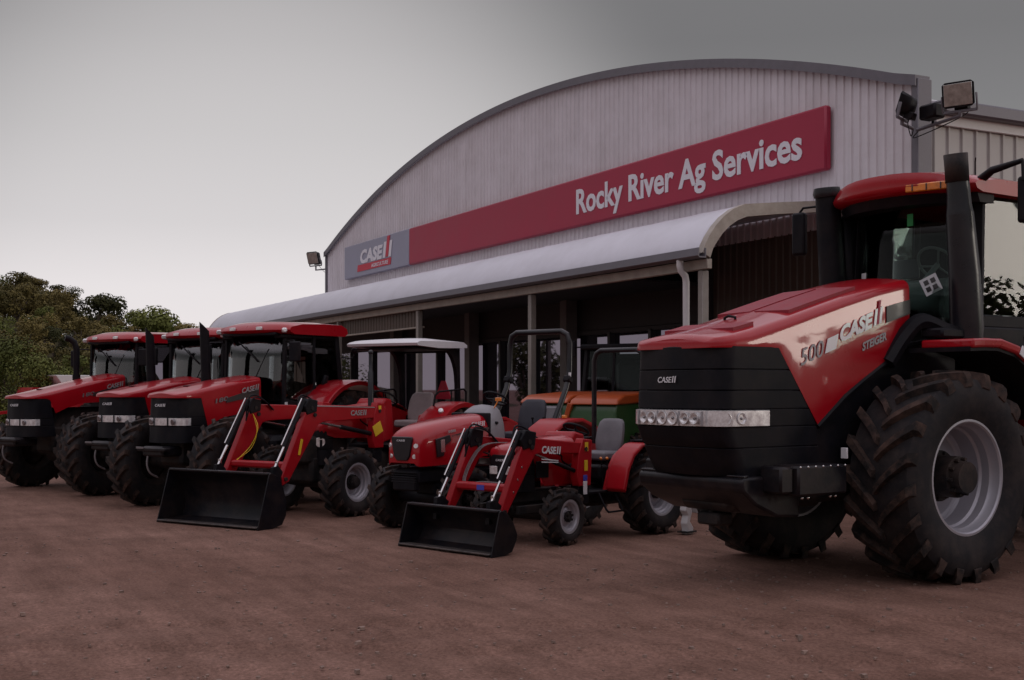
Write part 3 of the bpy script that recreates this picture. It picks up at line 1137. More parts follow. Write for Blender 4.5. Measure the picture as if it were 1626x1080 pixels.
# ------------------------------------------------------------------ cab tractors of the row
def build_row_tractor(r, q, phi, long, label):
    t = vehicle('cab_tractor', r, q, phi, label, 'tractor', 'red cab tractors parked in a row')
    fr = dict(Rr=.725, w=.44, rim=.37, nl=18, lh=.048, disc=-.15, hub=(.12, .22), bolts=8, cone=.06, mat=IRON if not long else IRON)
    rr = dict(Rr=.93, w=.60, rim=.50, nl=20, lh=.055, disc=.0, hub=(.15, .2), bolts=10, cone=.05)
    for s in (1, -1):
        wheel(t, (0, s * .90, .70), side=s, **fr)
        wheel(t, (-2.58, s * .95, .90), side=s, **rr)
    b = MB()
    b.box((-1.2, 0, .92), (3.2, .50, .50), ch=.05)
    b.box((-.4, 0, 1.25), (1.5, .44, .5), ch=.05)
    for x, z, w in ((0, .70, .80), (-2.58, .9, .8)):
        b.lathe([(-w, .10), (-.3, .13), (-.2, .22), (.2, .22), (.3, .13), (w, .10)], (x, 0, z), n=20)
    b.obj('chassis', IRON, t, bev=.01)
    if long:
        xf, z0, zt, zl0, zl1 = 1.02, .98, 1.70, 1.18, 1.30
        xb = lambda z: interp([(.98, .44), (1.72, .57)], z)
        cre = [(1.0, 1.69), (.9, 1.72), (.5, 1.80), (-.3, 1.97), (-1.06, 2.12)]
        low = [(1.02, 1.665), (.58, 1.665), (.45, 1.40), (.2, 1.50), (-.12, 1.58), (-.6, 1.60), (-1.1, 1.62)]
        xs = [.985, .975, .95, .91, .85, .75, .65, .57, .5, .45, .2, 0, -.12, -.3, -.6, -.9, -1.1]
        w = .42
        wid = [(.985, .27), (.975, .32), (.95, .36), (.91, .395), (.85, .413), (.75, w), (-1.1, .44)]
    else:
        xf, z0, zt, zl0, zl1 = .60, 1.02, 1.745, 1.285, 1.405
        xb = lambda z: interp([(.98, -.04), (1.76, .14)], z)
        cre = [(.60, 1.735), (.5, 1.775), (.1, 1.85), (-.5, 1.955), (-1.1, 2.035)]
        low = [(.6, 1.705), (.15, 1.705), (.02, 1.28), (-.3, 1.40), (-.7, 1.46), (-1.1, 1.50)]
        xs = [.565, .555, .53, .49, .43, .33, .23, .15, .08, .02, -.15, -.3, -.5, -.7, -.9, -1.1]
        w = .41
        wid = [(.565, .26), (.555, .31), (.53, .35), (.49, .385), (.43, .403), (.33, w), (-1.1, .43)]
    hood = hood_shell(t, xs, wid, cre, low, crown=.03, rad=.075)
    b = MB()
    b.box(((xf - .55), 0, interp(cre, xf - .55) + .022), (.10, .10, .03), ch=.01)
    b.obj('latch', BLK, hood)
    for s in (1, -1):
        b = MB()
        zz = interp(cre, -.75)
        b.prism([(-.35, zz - .29), (-1.05, zz - .12), (-1.05, zz - .25), (-.35, zz - .36)], s * .425, s * .441)
        b.obj('side_stripe', DKDEC, hood)
    for s in (1, -1):
        u = Vector((-1, 0, .17)) if s > 0 else Vector((1, 0, -.17))
        zz = interp(cre, -.7)
        o = (-.66, .450, zz - .21) if s > 0 else (-1.04, -.450, zz - .15)
        maker_logo(o, u, (0, 0, 1), .085, hood, 'emblem', GRYD, total=.40, bold=.02)
        b = MB()
        if s > 0:
            put_text(b, '180', (-.12, .436, zz - .36), u, (0, 0, 1), .07, width=.26, slant=.15)
            b.obj('number_lettering', GRYM, hood)
    rows = [(z0, zl0 - .005), (zl0 - .005, zl1 + .005), (zl1 + .005, zt - .03)]
    g = wrapped_grille(t, xf, w, .18, .05, rows, xb, lean=.06)
    a = (xf, w, .18, .05, zl0, zl1)
    kw = dict(off=.012, lean=.06, zref=z0, xr_=xb(1.3))
    hb = band(t, *a, 2, 8, LENS, 'headlight_bar', **kw)
    band(hb, *a, 8, 12, LENS, 'lamp_segment', **kw)
    band(hb, *a, 12, 16, LENS, 'lamp_segment', **kw)
    band(hb, *a, 16, 22, LENS, 'lamp_segment', **kw)
    for y in (.24, -.24):
        disc(hb, (xf - .035, y, (zl0 + zl1) / 2), (1, 0, 0), .045, LENSD, 'lamp', .012)
    b = MB()
    for y in (.15, -.15):
        b.box((xf - .02, y, (zl0 + zl1) / 2), (.02, .012, zl1 - zl0), ch=.002)
    b.obj('lamp_divider', BLKG, hb)
    maker_logo((xf - .03, -.14, zt - .17), (0, 1, 0), (-.06, 0, 1), .042, g, 'emblem', WHT, total=.24, bold=.01)
    # front weight carrier
    b = MB()
    b.box((xf - .1, 0, .90), (.5, .46, .16), ch=.03)
    b.box((xf + .12, 0, .93), (.12, .62, .06), ch=.015)
    wc = b.obj('weight_carrier', STEEL, t, bev=.01)
    b = MB()
    hose(b, [(xf + .1, -.12, .9), (xf + .14, -.12, .72), (xf + .10, -.1, .58), (xf - .05, -.1, .5)], .015)
    b.box((xf + .19, -.22, .955), (.02, .16, .03), ch=.003)
    b.obj('tow_hook', GRYM, wc)
    # side pipes and belly
    b = MB()
    for s in (1, -1):
        hose(b, [(-.1, s * .44, 1.27), (-.5, s * .47, 1.40), (-.9, s * .45, 1.40)], .035)
        b.box((-1.45, s * .62, .82), (1.0, .46, .56), ch=.08)
        for k in range(3):
            b.box((-1.35, s * .98, .45 + .32 * k), (.40, .26, .035), ch=.01)
        b.bar((-1.54, s * 1.06, .4), (-1.54, s * .92, 1.5), .03, .06)
        b.bar((-1.16, s * 1.06, .4), (-1.16, s * .92, 1.2), .03, .06)
    b.obj('tank_and_steps', BLK, t, bev=.01)
    # exhaust on the right windscreen post
    b = MB()
    if long:
        b.tube([(-.70, -.50, 1.7), (-.70, -.50, 2.62), (-.67, -.52, 2.74), (-.60, -.57, 2.81), (-.53, -.61, 2.83)], [.058, .058, .058, .058, .06], n=16)
        b.tube([(-.70, -.50, 1.9), (-.70, -.50, 2.12)], .075, n=16)
    else:
        b.tube([(-.84, -.53, 1.6), (-.82, -.53, 2.1), (-.79, -.53, 2.76)], [.085, .08, .075], n=16)
        b.loft([[(-.79 + .075 * math.cos(2 * PI * k / 16), -.53 + .075 * math.sin(2 * PI * k / 16), 2.74) for k in range(16)],
                [(-.785 + .078 * math.cos(2 * PI * k / 16), -.53 + .078 * math.sin(2 * PI * k / 16), 2.86 + .06 * math.cos(2 * PI * k / 16) - .05 * math.sin(2 * PI * k / 16)) for k in range(16)]], caps=False)
    b.obj('exhaust_stack', BLK, t)
    # cab
    dx = .22 if long else 0.0
    xw = -1.36 + dx
    b = MB()
    b.box(((xw - 2.66) / 2, 0, 1.56), (2.66 + xw - .02, 1.36, .22), ch=.03)
    for s in (1, -1):
        b.bar((xw - .02, s * .66, 1.55), (xw - .06, s * .66, 2.74), .06, .06)
        b.bar((-2.02, s * .74, 1.4), (-2.04, s * .71, 2.74), .05, .06)
        b.bar((-2.72, s * .70, 1.75), (-2.62, s * .68, 2.74), .08, .09)
        b.bar((xw, s * .68, 1.64), (-2.05, s * .74, 1.50), .05, .10)
        b.bar((-2.03, s * .74, 1.55), (-2.75, s * .71, 1.95), .05, .16)
    b.box((-2.0, 0, 2.70), (1.3, 1.42, .07), ch=.02)
    b.bar((-2.72, -.7, 1.85), (-2.72, .7, 1.85), .08, .12)
    b.bar((xw - .05, -.66, 1.66), (xw - .05, .66, 1.66), .06, .14)
    cab = b.obj('cab', BLK, t, bev=.008)
    curved_pane(cab, xw, xw - .05, .12, .64, .64, 1.64, 2.70, GLASSD, 'windscreen')
    for s in (1, -1):
        pane(cab, [(xw - .06, s * .675, 1.70), (-2.0, s * .745, 1.62), (-2.02, s * .715, 2.66), (xw - .09, s * .675, 2.66)], GLASSD, 'door_glass')
        pane(cab, [(-2.07, s * .745, 1.75), (-2.68, s * .71, 2.05), (-2.60, s * .69, 2.66), (-2.07, s * .715, 2.66)], GLASSD, 'side_glass')
    pane(cab, [(-2.73, -.64, 1.95), (-2.73, .64, 1.95), (-2.63, .62, 2.66), (-2.63, -.62, 2.66)], GLASSD, 'rear_glass')
    rings = []
    for k in range(15):
        tt = k / 14
        y = -.82 + 1.64 * tt
        e = 1 - abs(2 * tt - 1) ** 3
        x1 = xw - .02 + .17 * e
        dz = .05 * e
        rings.append([(x1, y, 2.765), (x1 + .02, y, 2.80), (x1 - .02, y, 2.85 + dz * .6), (x1 - .28, y, 2.90 + dz), (-2.2, y, 2.92 + dz), (-2.62, y, 2.92 + dz * .6), (-2.76, y, 2.86), (-2.78, y, 2.78), (-2.7, y, 2.73), (x1 - .1, y, 2.73)])
    b = MB()
    b.loft(rings)
    roof = b.obj('roof', RED, cab, sharp=50)
    b = MB()
    for (y, x) in ((.30, xw + .165), (-.30, xw + .165)):
        b.box((x, y, 2.825), (.03, .13, .055), ch=.01)
    for s in (1, -1):
        b.box((xw + .03, s * .72, 2.79), (.08, .14, .08), Matrix.Rotation(R(s * -35), 3, 'Z') @ Matrix.Identity(3), ch=.02)
    b.obj('roof_lamp', LENS, cab)
    b = MB()
    b.box((xw + .02, 0, 2.735), (.18, 1.2, .05), ch=.02)
    b.obj('visor', BLK, cab)
    for s in (1, -1):
        mirror_part(cab, (xw - .02, s * .72, 2.62), (xw + .10, s * (1.02 if s > 0 else .98), 2.60), (.06, .20, .32))
    b = MB()
    hose(b, [(xw + .13, .05, 1.70), (xw + .12, .1, 1.9), (xw + .06, .32, 2.35), (xw + .04, .40, 2.5)], .009)
    b.bar((xw + .13, -.20, 2.62), (xw + .10, .22, 2.28), .02, .02)
    b.obj('wiper', BLK, cab)
    b = MB()
    b.tube([(-2.70, .74, 2.38), (-2.78, .92, 2.36), (-2.80, .95, 2.44)], .012, n=7)
    b.ball((-2.80, .95, 2.50), .055, 8)
    b.obj('rear_lamp', BLK, cab)
    seat_part(cab, (-2.2, 0, 1.95), .48, SEATB, .60, tilt=8)
    steering_part(cab, (-1.70 + dx * .5, 0, 2.12), .19, 45)
    b = MB()
    b.prism([(xw - .08, 1.55), (xw - .08, 1.95), (xw - .2, 2.08), (xw - .32, 2.05), (xw - .28, 1.55)], -.22, .22)
    b.box((-2.15, -.42, 2.0), (.7, .22, .22), ch=.04)
    b.obj('console', CONSD, cab, bev=.02)
    b = MB()
    b.box((xw - .02, .72, 1.58), (.06, .01, .10), ch=.002)
    b.box((xw - .55, .752, 1.66), (.05, .008, .11), ch=.002)
    b.obj('sticker', WHT, cab)
    # rear fenders
    for s in (1, -1):
        f = fender(t, (-2.58, .92), 1.03, s * .66, s * 1.26, 32, 165, RED, 'fender', th=.05, lip=.04)
        b = MB()
        b.box((-2.22, s * .80, 1.98), (.10, .06, .18), Matrix.Rotation(R(-20), 3, 'Y'), ch=.02)
        b.obj('fender_lamp', BLK, f)
        b = MB()
        b.prism([(-1.70, 1.35), (-1.95, 1.85), (-2.5, 1.93), (-3.1, 1.75), (-3.3, 1.1), (-2.6, .9)], s * .60, s * .67)
        b.obj('fender_panel', BLK, f)
    return t


C_ = build_row_tractor(-5.005, 19.028, 33, False, 'red cab tractor directly behind the raised arms of the black bucket loader')
Bq = copy_tree(C_)
Bq.location = W(-6.43, 20.89)
Bq.rotation_euler = (0, 0, -(R(32) + DEL))
Bq['label'] = 'middle one of the three red cab tractors, half hidden by its neighbour'
build_row_tractor(-8.393, 22.836, 33, True, 'long bonneted red cab tractor with bent exhaust pipe, last in the row at the left')


# ------------------------------------------------------------------ front loader
def bucket_part(parent, xf, xr, zt, xt, hw, name='bucket'):
    b = MB()
    th = .02
    pts = [(xf, .012), (xf - (xf - xr) * .55, .012), (xr + .03, .05), (xr - .03, .16), (xr - .04, zt * .45), (xr + .02, zt * .72), (xr + .12, zt * .93), (xt, zt)]
    inn = []
    for i, p in enumerate(pts):
        a = Vector(pts[max(i - 1, 0)])
        c = Vector(pts[min(i + 1, len(pts) - 1)])
        d = (c - a).normalized()
        inn.append((p[0] + d.y * th, p[1] - d.x * th * -1) if False else (p[0] + d.y * th, p[1] - d.x * th))
    inn = [(p[0] - (q[0] - p[0]), p[1] - (q[1] - p[1])) if (q[1] < p[1] and i < 3) else q for i, (p, q) in enumerate(zip(pts, inn))]
    b.prism(pts + inn[::-1], -hw, hw)
    o = b.obj(name, STEEL, parent, bev=.004)
    for s in (1, -1):
        q = MB()
        side = [(xf + .005, .0), (xf - (xf - xr) * .55, -.0), (xr + .03, .035), (xr - .045, .16), (xr - .055, zt * .45), (xr + .01, zt * .74), (xr + .11, zt * .95), (xt, zt + .012), (xt + .03, zt)]
        q.prism(side, s * (hw), s * (hw + .018))
        q.obj('side_plate', STEEL, o, bev=.003)
    q = MB()
    q.box((xt + .01, 0, zt + .006), (.075, hw * 2 - .01, .028), ch=.006)
    q.obj('top_rail', BLKG, o)
    q = MB()
    q.box((xf - .06, 0, .03), (.17, hw * 2 - .01, .018), Matrix.Rotation(R(-2), 3, 'Y'), ch=.004)
    q.obj('cutting_edge', WORN, o)
    q = MB()
    for y in (-.45 * hw, .45 * hw):
        q.prism([(xr - .05, .10), (xr - .15, .18), (xr - .15, zt * .8), (xr + .02, zt * .85)], y - .02, y + .02)
    q.obj('mounting_bracket', STEEL, o)
    return o


def loader(parent, y, post, elbow, end, depth, bk, big):
    """post (x, ztop, zbottom), elbow (x, z), end (x, z) in side view"""
    px, pt, pb = post
    ex, ez = elbow
    nx, nz = end
    L = empty_part = None
    armroot = None
    arms = []
    for s in (1, -1):
        ys = s * y
        b = MB()
        d = Vector((nx - ex, nz - ez)).normalized()
        n = Vector((-d.y, d.x))      # towards front/up
        h = depth
        pts = [(px - .04, pt + .02), (ex - .05, ez + .04), (ex + .06, ez + .03), (ex + .11, ez - .05), (nx + n.x * h * .35, nz + n.y * h * .35), (nx + d.x * .1, nz + d.y * .1), (nx - n.x * h * .4, nz - n.y * h * .4),
               (ex - h * .75, ez - h * 1.12), (ex - h * 1.3, ez - h * 1.0), (px - .04, pt - h * .72)]
        b.prism(pts, ys - .045, ys + .045)
        arm = b.obj('loader_arm', REDM, parent, bev=.012)
        arms.append(arm)
        # pins
        q = MB()
        for (cx, cz) in ((ex, ez - .01), (ex - depth * .3, ez - depth * .5), (nx, nz), (px, pt - .05)):
            q.lathe([(ys - .07, .004), (ys - .07, .028), (ys + .07, .028), (ys + .07, .004)], (cx, 0, cz), n=12)
        q.obj('pivot_pin', IRON, arm)
        # elbow plate
        q = MB()
        q.prism([(ex - .12, ez + .10), (ex + .06, ez + .13), (ex + .15, ez + .02), (ex + .10, ez - .10), (ex - .10, ez - .06)], ys - .06, ys + .06)
        q.obj('elbow_plate', BLK, arm, bev=.01)
        # bucket cylinder
        top = Vector((ex + .10, ys, ez + .10))
        bot = Vector((nx + .17, ys, nz + .14 if big else nz + .10))
        q = MB()
        mid = top.lerp(bot, .68)
        q.tube([top, mid], .030 if big else .024, n=12)
        cy = q.obj('bucket_cylinder', BLK, arm)
        q = MB()
        q.tube([mid, bot], .020 if big else .016, n=10)
        if s < 0 or True:
            q.tube([top + Vector((.05, 0, .03)), mid + Vector((.05, 0, .03))], .010, n=7)
            q.box(bot - (bot - mid) * .25, (.03, .05, .07), ch=.005)
        q.obj('cylinder_rod', CHROME, cy)
        q = MB()
        q.prism([(bot.x - .05, bot.z + .05), (bot.x + .04, bot.z + .03), (bot.x + .06, bot.z - .22), (nx + .02, nz - .10), (nx - .05, nz + .02)], ys - .03, ys + .03)
        q.obj('linkage', BLK, cy)
        # lift cylinder
        q = MB()
        a = Vector((px + .10, ys, pb + (pt - pb) * .35))
        c = Vector((ex - depth * .9, ys, ez - depth * 1.0))
        m = a.lerp(c, .6)
        q.tube([a, m], .034 if big else .026, n=12)
        lc = q.obj('lift_cylinder', BLK, arm)
        q = MB()
        q.tube([m, c], .019 if big else .014, n=10)
        q.obj('cylinder_rod', CHROME, lc)
        # upright
        q = MB()
        q.prism([(px - .13, pt + .06), (px + .05, pt + .08), (px + .12, pt - .1), (px + .16, pb + .12), (px + .12, pb), (px - .10, pb)], ys - .06, ys + .06)
        up = q.obj('loader_upright', REDM, parent, bev=.012)
        if big:
            dec = [((px + .0, ys + .065, pt + .0), (.06, .006, .06), 0), ((px + .05, ys + .065, pt - .32), (.20, .006, .17), 25)]
        else:
            dec = [((px - .01, ys + .065, pt - .02), (.06, .006, .11), 0), ((px + .00, ys + .065, pt - .25), (.06, .006, .13), 0)]
        for dc, dsz, da in dec:
            q = MB()
            q.box(dc, dsz, Matrix.Rotation(R(da), 3, 'Y'), ch=.001)
            q.obj('warning_decal', YEL, up)
        # flexible hoses from the arm pipes over the elbow to the cylinders
        for hz in range(4):
          q = MB()
          if hz == 0:
            hose(q, [(ex - .35, ys - s * .055, ez - .04), (ex - .10, ys - s * .075, ez + .13), (ex + .10, ys - s * .07, ez + .17), (ex + .17, ys - s * .05, ez + .02), (ex + .16, ys - s * .03, ez - .16)], .011)
          elif hz == 1:
            hose(q, [(ex - .35, ys - s * .075, ez - .05), (ex - .12, ys - s * .10, ez + .10), (ex + .08, ys - s * .095, ez + .13), (ex + .15, ys - s * .08, ez - .02), (ex + .18, ys - s * .03, ez - .22)], .011)
          elif hz == 2:
            hose(q, [(px + .05, ys - s * .07, pt - .30), (px + .22, ys - s * .12, pt - .20), (px + .30, ys - s * .08, pt - .12), (px + .5, ys - s * .055, pt - .08)], .011)
          else:
            hose(q, [(px - .05, ys - s * .06, pb + .02), (px - .02, ys - s * .13, pb + .25), (px + .10, ys - s * .12, pt - .25)], .011)
          q.obj('hydraulic_hose', BLK, arm)
        if not big:
            q = MB()
            q.box((px + .02, ys + .068, pb - .02), (.07, .01, .16), ch=.002)
            q.obj('white_decal', WHT, up)
            q = MB()
            q.box((px + .02, ys + .069, pb + .10), (.07, .01, .07), ch=.002)
            q.obj('blue_decal', BLUE, up)
        q = MB()
        q.prism([(px - .1, pb + .02), (px + .1, pb + .02), (px + .1, pb - .22), (px - .1, pb - .22)], ys - .10 if s > 0 else ys - .03, ys + .03 if s > 0 else ys + .10)
        q.obj('upright_foot', BLK, up, bev=.01)
        # emblem on the outer face of the arm
        if s > 0:
            if big:
                maker_logo((px + .66, ys + .048, pt - .105), (-1, 0, 0), (0, 0, 1), .075, arm, 'emblem', GRYD, total=.38, bold=.02)
                q = MB()
                q.bar((ex + .26, ys + .05, ez - .66), (ex + .20, ys + .05, ez - .44), .006, .045, ch=.001)
                q.obj('warning_decal', YEL, arm)
                q = MB()
                q.prism([(ex - .1, ez + .03), (px + .1, pt + .012), (px + .1, pt - .002), (ex - .1, ez + .016)], ys + .046, ys + .049)
                q.obj('edge_stripe', GRYD, arm)
            else:
                sl = (ez - pt) / (ex - px)
                u = Vector((-1, 0, -sl))
                maker_logo((ex - .22, ys + .048, ez - .13 - .22 * sl), u, (0, 0, 1), .085, arm, 'emblem', WHT, total=.36, bold=.03)
                q = MB()
                for k in range(2):
                    q.bar((ex - .22, ys + .05, ez - .22 - k * .035), (ex - .52, ys + .05, ez - .25 - k * .02), .004, .012, ch=.001)
                q.obj('edge_stripe', WHT, arm)
                q = MB()
                for k in range(3):
                    q.box((ex + .12 + k * .07, ys + .048, ez - .3 - k * .14), (.018, .006, .022), ch=.001)
                q.obj('bolt', CHROME, arm)
    # cross tube
    tx = nx - .10 if big else nx - .14
    tz = nz + .18 if big else nz + .26
    q = MB()
    q.box((tx, 0, tz), (.11, 2 * y, .10), ch=.03)
    cr = q.obj('cross_tube', REDM, parent, bev=.008)
    if not big:
        q = MB()
        q.box((tx + .058, .02, tz - .005), (.006, .12, .06), ch=.001)
        q.obj('blue_decal', BLUE, cr)
    q = MB()
    if big:
        hose(q, [(ex + .05, -y + .05, ez - .1), (ex + .10, -y + .18, ez - .35), (ex + .18, -y + .14, ez - .6), (tx, -y + .1, tz + .05)], .005)
        hose(q, [(ex + .05, -y + .05, ez - .1), (ex + .12, -y + .22, ez - .30), (ex + .2, -y + .16, ez - .55), (tx, -y + .12, tz + .05)], .005)
    else:
        for k in range(3):
            hose(q, [(px + .1, -y + .06 + .02 * k, pt - .02), ((px + ex) / 2, -y + .09 + .02 * k, (pt + ez) / 2 - .02), (ex - .02, -y + .08 + .025 * k, ez - .10), (tx - .02, -y + .08 + .02 * k, tz + .05), (tx, 0, tz + .06 - .01 * k), (tx, y - .1, tz + .06)], .006)
    q.obj('hydraulic_pipe', GRYM if not big else YEL, arms[1])
    bucket_part(parent, *bk)


# ------------------------------------------------------------------ canopy loader tractor
def build_canopy():
    t = vehicle('canopy_tractor', -3.026, 18.125, 33, 'red loader tractor under a flat white canopy, black bucket lowered to the ground', 'tractor')
    for s in (1, -1):
        wheel(t, (-.12, s * .72, .49), .51, .36, .27, nl=16, lh=.04, side=s, disc=-.1, hub=(.09, .12), bolts=6, cone=.04)
        wheel(t, (-2.62, s * .78, .76), .78, .46, .41, nl=18, lh=.05, side=s, disc=0, hub=(.10, .12), bolts=8)
    b = MB()
    b.box((-1.2, 0, .66), (2.7, .42, .42), ch=.05)
    b.lathe([(-.62, .08), (-.2, .12), (.2, .12), (.62, .08)], (-.12, 0, .5), n=16)
    b.lathe([(-.62, .12), (-.2, .2), (.2, .2), (.62, .12)], (-2.62, 0, .76), n=16)
    b.box((-.2, 0, .95), (1.0, .40, .4), ch=.04)
    b.obj('chassis', IRON, t, bev=.01)
    xs = [.02, .0, -.04, -.13, -.25, -.45, -.7, -1.1, -1.42]
    hood = hood_shell(t, xs, [(.02, .18), (0, .24), (-.04, .28), (-.13, .31), (-1.42, .34)], [(.02, 1.30), (-.04, 1.37), (-.25, 1.43), (-.7, 1.53), (-1.42, 1.60)],
                      [(.02, 1.22), (-.2, 1.12), (-1.42, 1.08)], crown=.03, rad=.10, mat=REDM)
    rows = [(.72, .95), (.95, 1.10), (1.10, 1.24)]
    g = wrapped_grille(t, .05, .30, .13, .03, rows, lambda z: -.22)
    for s in (1, -1):
        disc(g, (-.02, s * .225, 1.06), (.75, s * .65, 0), .085, LENS, 'headlight', .04)
    maker_logo((.055, -.10, 1.15), (0, 1, 0), (0, 0, 1), .035, g, 'emblem', WHT, total=.2, bold=.01)
    # dash and platform
    b = MB()
    b.prism([(-1.42, 1.0), (-1.42, 1.62), (-1.50, 1.70), (-1.66, 1.68), (-1.72, 1.05)], -.27, .27)
    b.obj('dash_panel', REDM, t, bev=.03, seg=3)
    b = MB()
    b.box((-2.1, 0, .93), (1.1, 1.1, .06), ch=.01)
    b.box((-1.75, .62, .62), (.34, .16, .04), ch=.01)
    b.box((-1.75, -.62, .62), (.34, .16, .04), ch=.01)
    b.bar((-1.62, .66, .6), (-1.62, .56, .95), .03, .04)
    b.bar((-1.9, .66, .6), (-1.9, .56, .95), .03, .04)
    b.obj('platform', BLK, t)
    steering_part(t, (-1.84, 0, 1.70), .19, 35)
    seat_part(t, (-2.55, 0, 1.22), .50, SEATP, .52, tilt=14)
    for s in (1, -1):
        f = fender(t, (-2.62, .78), .82, s * .50, s * 1.02, 25, 150, REDM, 'fender', th=.04, lip=.05)
        b = MB()
        b.prism([(-1.95, 1.0), (-2.1, 1.42), (-2.6, 1.55), (-3.1, 1.42), (-3.3, 1.0)], s * .46, s * .52)
        b.obj('fender_panel', REDM, f)
        b = MB()
        P = [(-2.28, s * .62, 1.55), (-2.30, s * .64, 1.74), (-2.36, s * .68, 1.80), (-2.95, s * .74, 1.84), (-3.02, s * .74, 1.80), (-3.04, s * .72, 1.5)]
        b.tube(P, .016, n=8)
        b.tube([(-2.65, s * .71, 1.82), (-2.65, s * .70, 1.58)], .012, n=7)
        b.obj('grab_rail', BLK, f)
        disc(f, (-2.10, s * .90, 1.50), (.6, s * .3, .5), .045, LENS, 'fender_lamp', .03)
    b = MB()
    for s in (1, -1):
        b.bar((-3.02, s * .58, .95), (-2.98, s * .58, 2.52), .07, .09, up=(1, 0, 0))
        g2 = []
        for k in range(9):
            a = R(90 * k / 8)
            g2.append((-2.55 - .40 * math.sin(a), 2.50 - .55 + .55 * math.cos(a) - .0))
        b.prism([(-2.96, 2.50)] + [(-2.50, 2.50)] + g2[1:], s * .58 - .035, s * .58 + .035)
    b.bar((-2.99, -.6, 2.48), (-2.99, .6, 2.48), .07, .07)
    b.bar((-2.99, -.6, 1.35), (-2.99, .6, 1.35), .07, .1)
    b.obj('roll_frame', BLK, t, bev=.006)
    b = MB()
    rings = []
    for k in range(11):
        tt = k / 10
        y = -.72 + 1.44 * tt
        e = 1 - abs(2 * tt - 1) ** 4
        x1, x2 = -1.74 + .05 * e, -3.08
        rings.append([(x1, y, 2.53), (x1 + .02, y, 2.57), (x1 - .05, y, 2.60 + .03 * e), (-2.3, y, 2.61 + .06 * e), (x2 + .1, y, 2.61 + .03 * e), (x2, y, 2.57), (x2, y, 2.52), (-2.3, y, 2.50)])
    b.loft(rings)
    cn = b.obj('canopy', CANOPY, t, sharp=50)
    b = MB()
    b.box((-2.38, 0, 2.485), (1.2, 1.3, .025), ch=.008)
    b.obj('canopy_lining', BLK, cn)
    b = MB()
    b.tube([(-.95, .42, 1.3), (-.95, .42, 2.10), (-.95, .42, 2.12), (-.95, .42, 2.38)], [.045, .045, .032, .032], n=14)
    b.ball((-.95, .42, 2.40), .04, 8)
    b.obj('exhaust_stack', BLKG, t)
    # slow vehicle triangle
    b = MB()
    b.prism([(-.17, -.15), (.17, -.15), (.04, .16), (-.04, .16)], -3.16, -3.14, 'x')
    tr = b.obj('warning_triangle', SIGNP, t)
    tr.location = (0, .18, 1.82)
    loader(t, .55, (-.93, 1.56, .95), (.57, 1.58), (1.10, .60), .21, (2.0, 1.52, .72, 1.76, .95), True)
    return t


build_canopy()


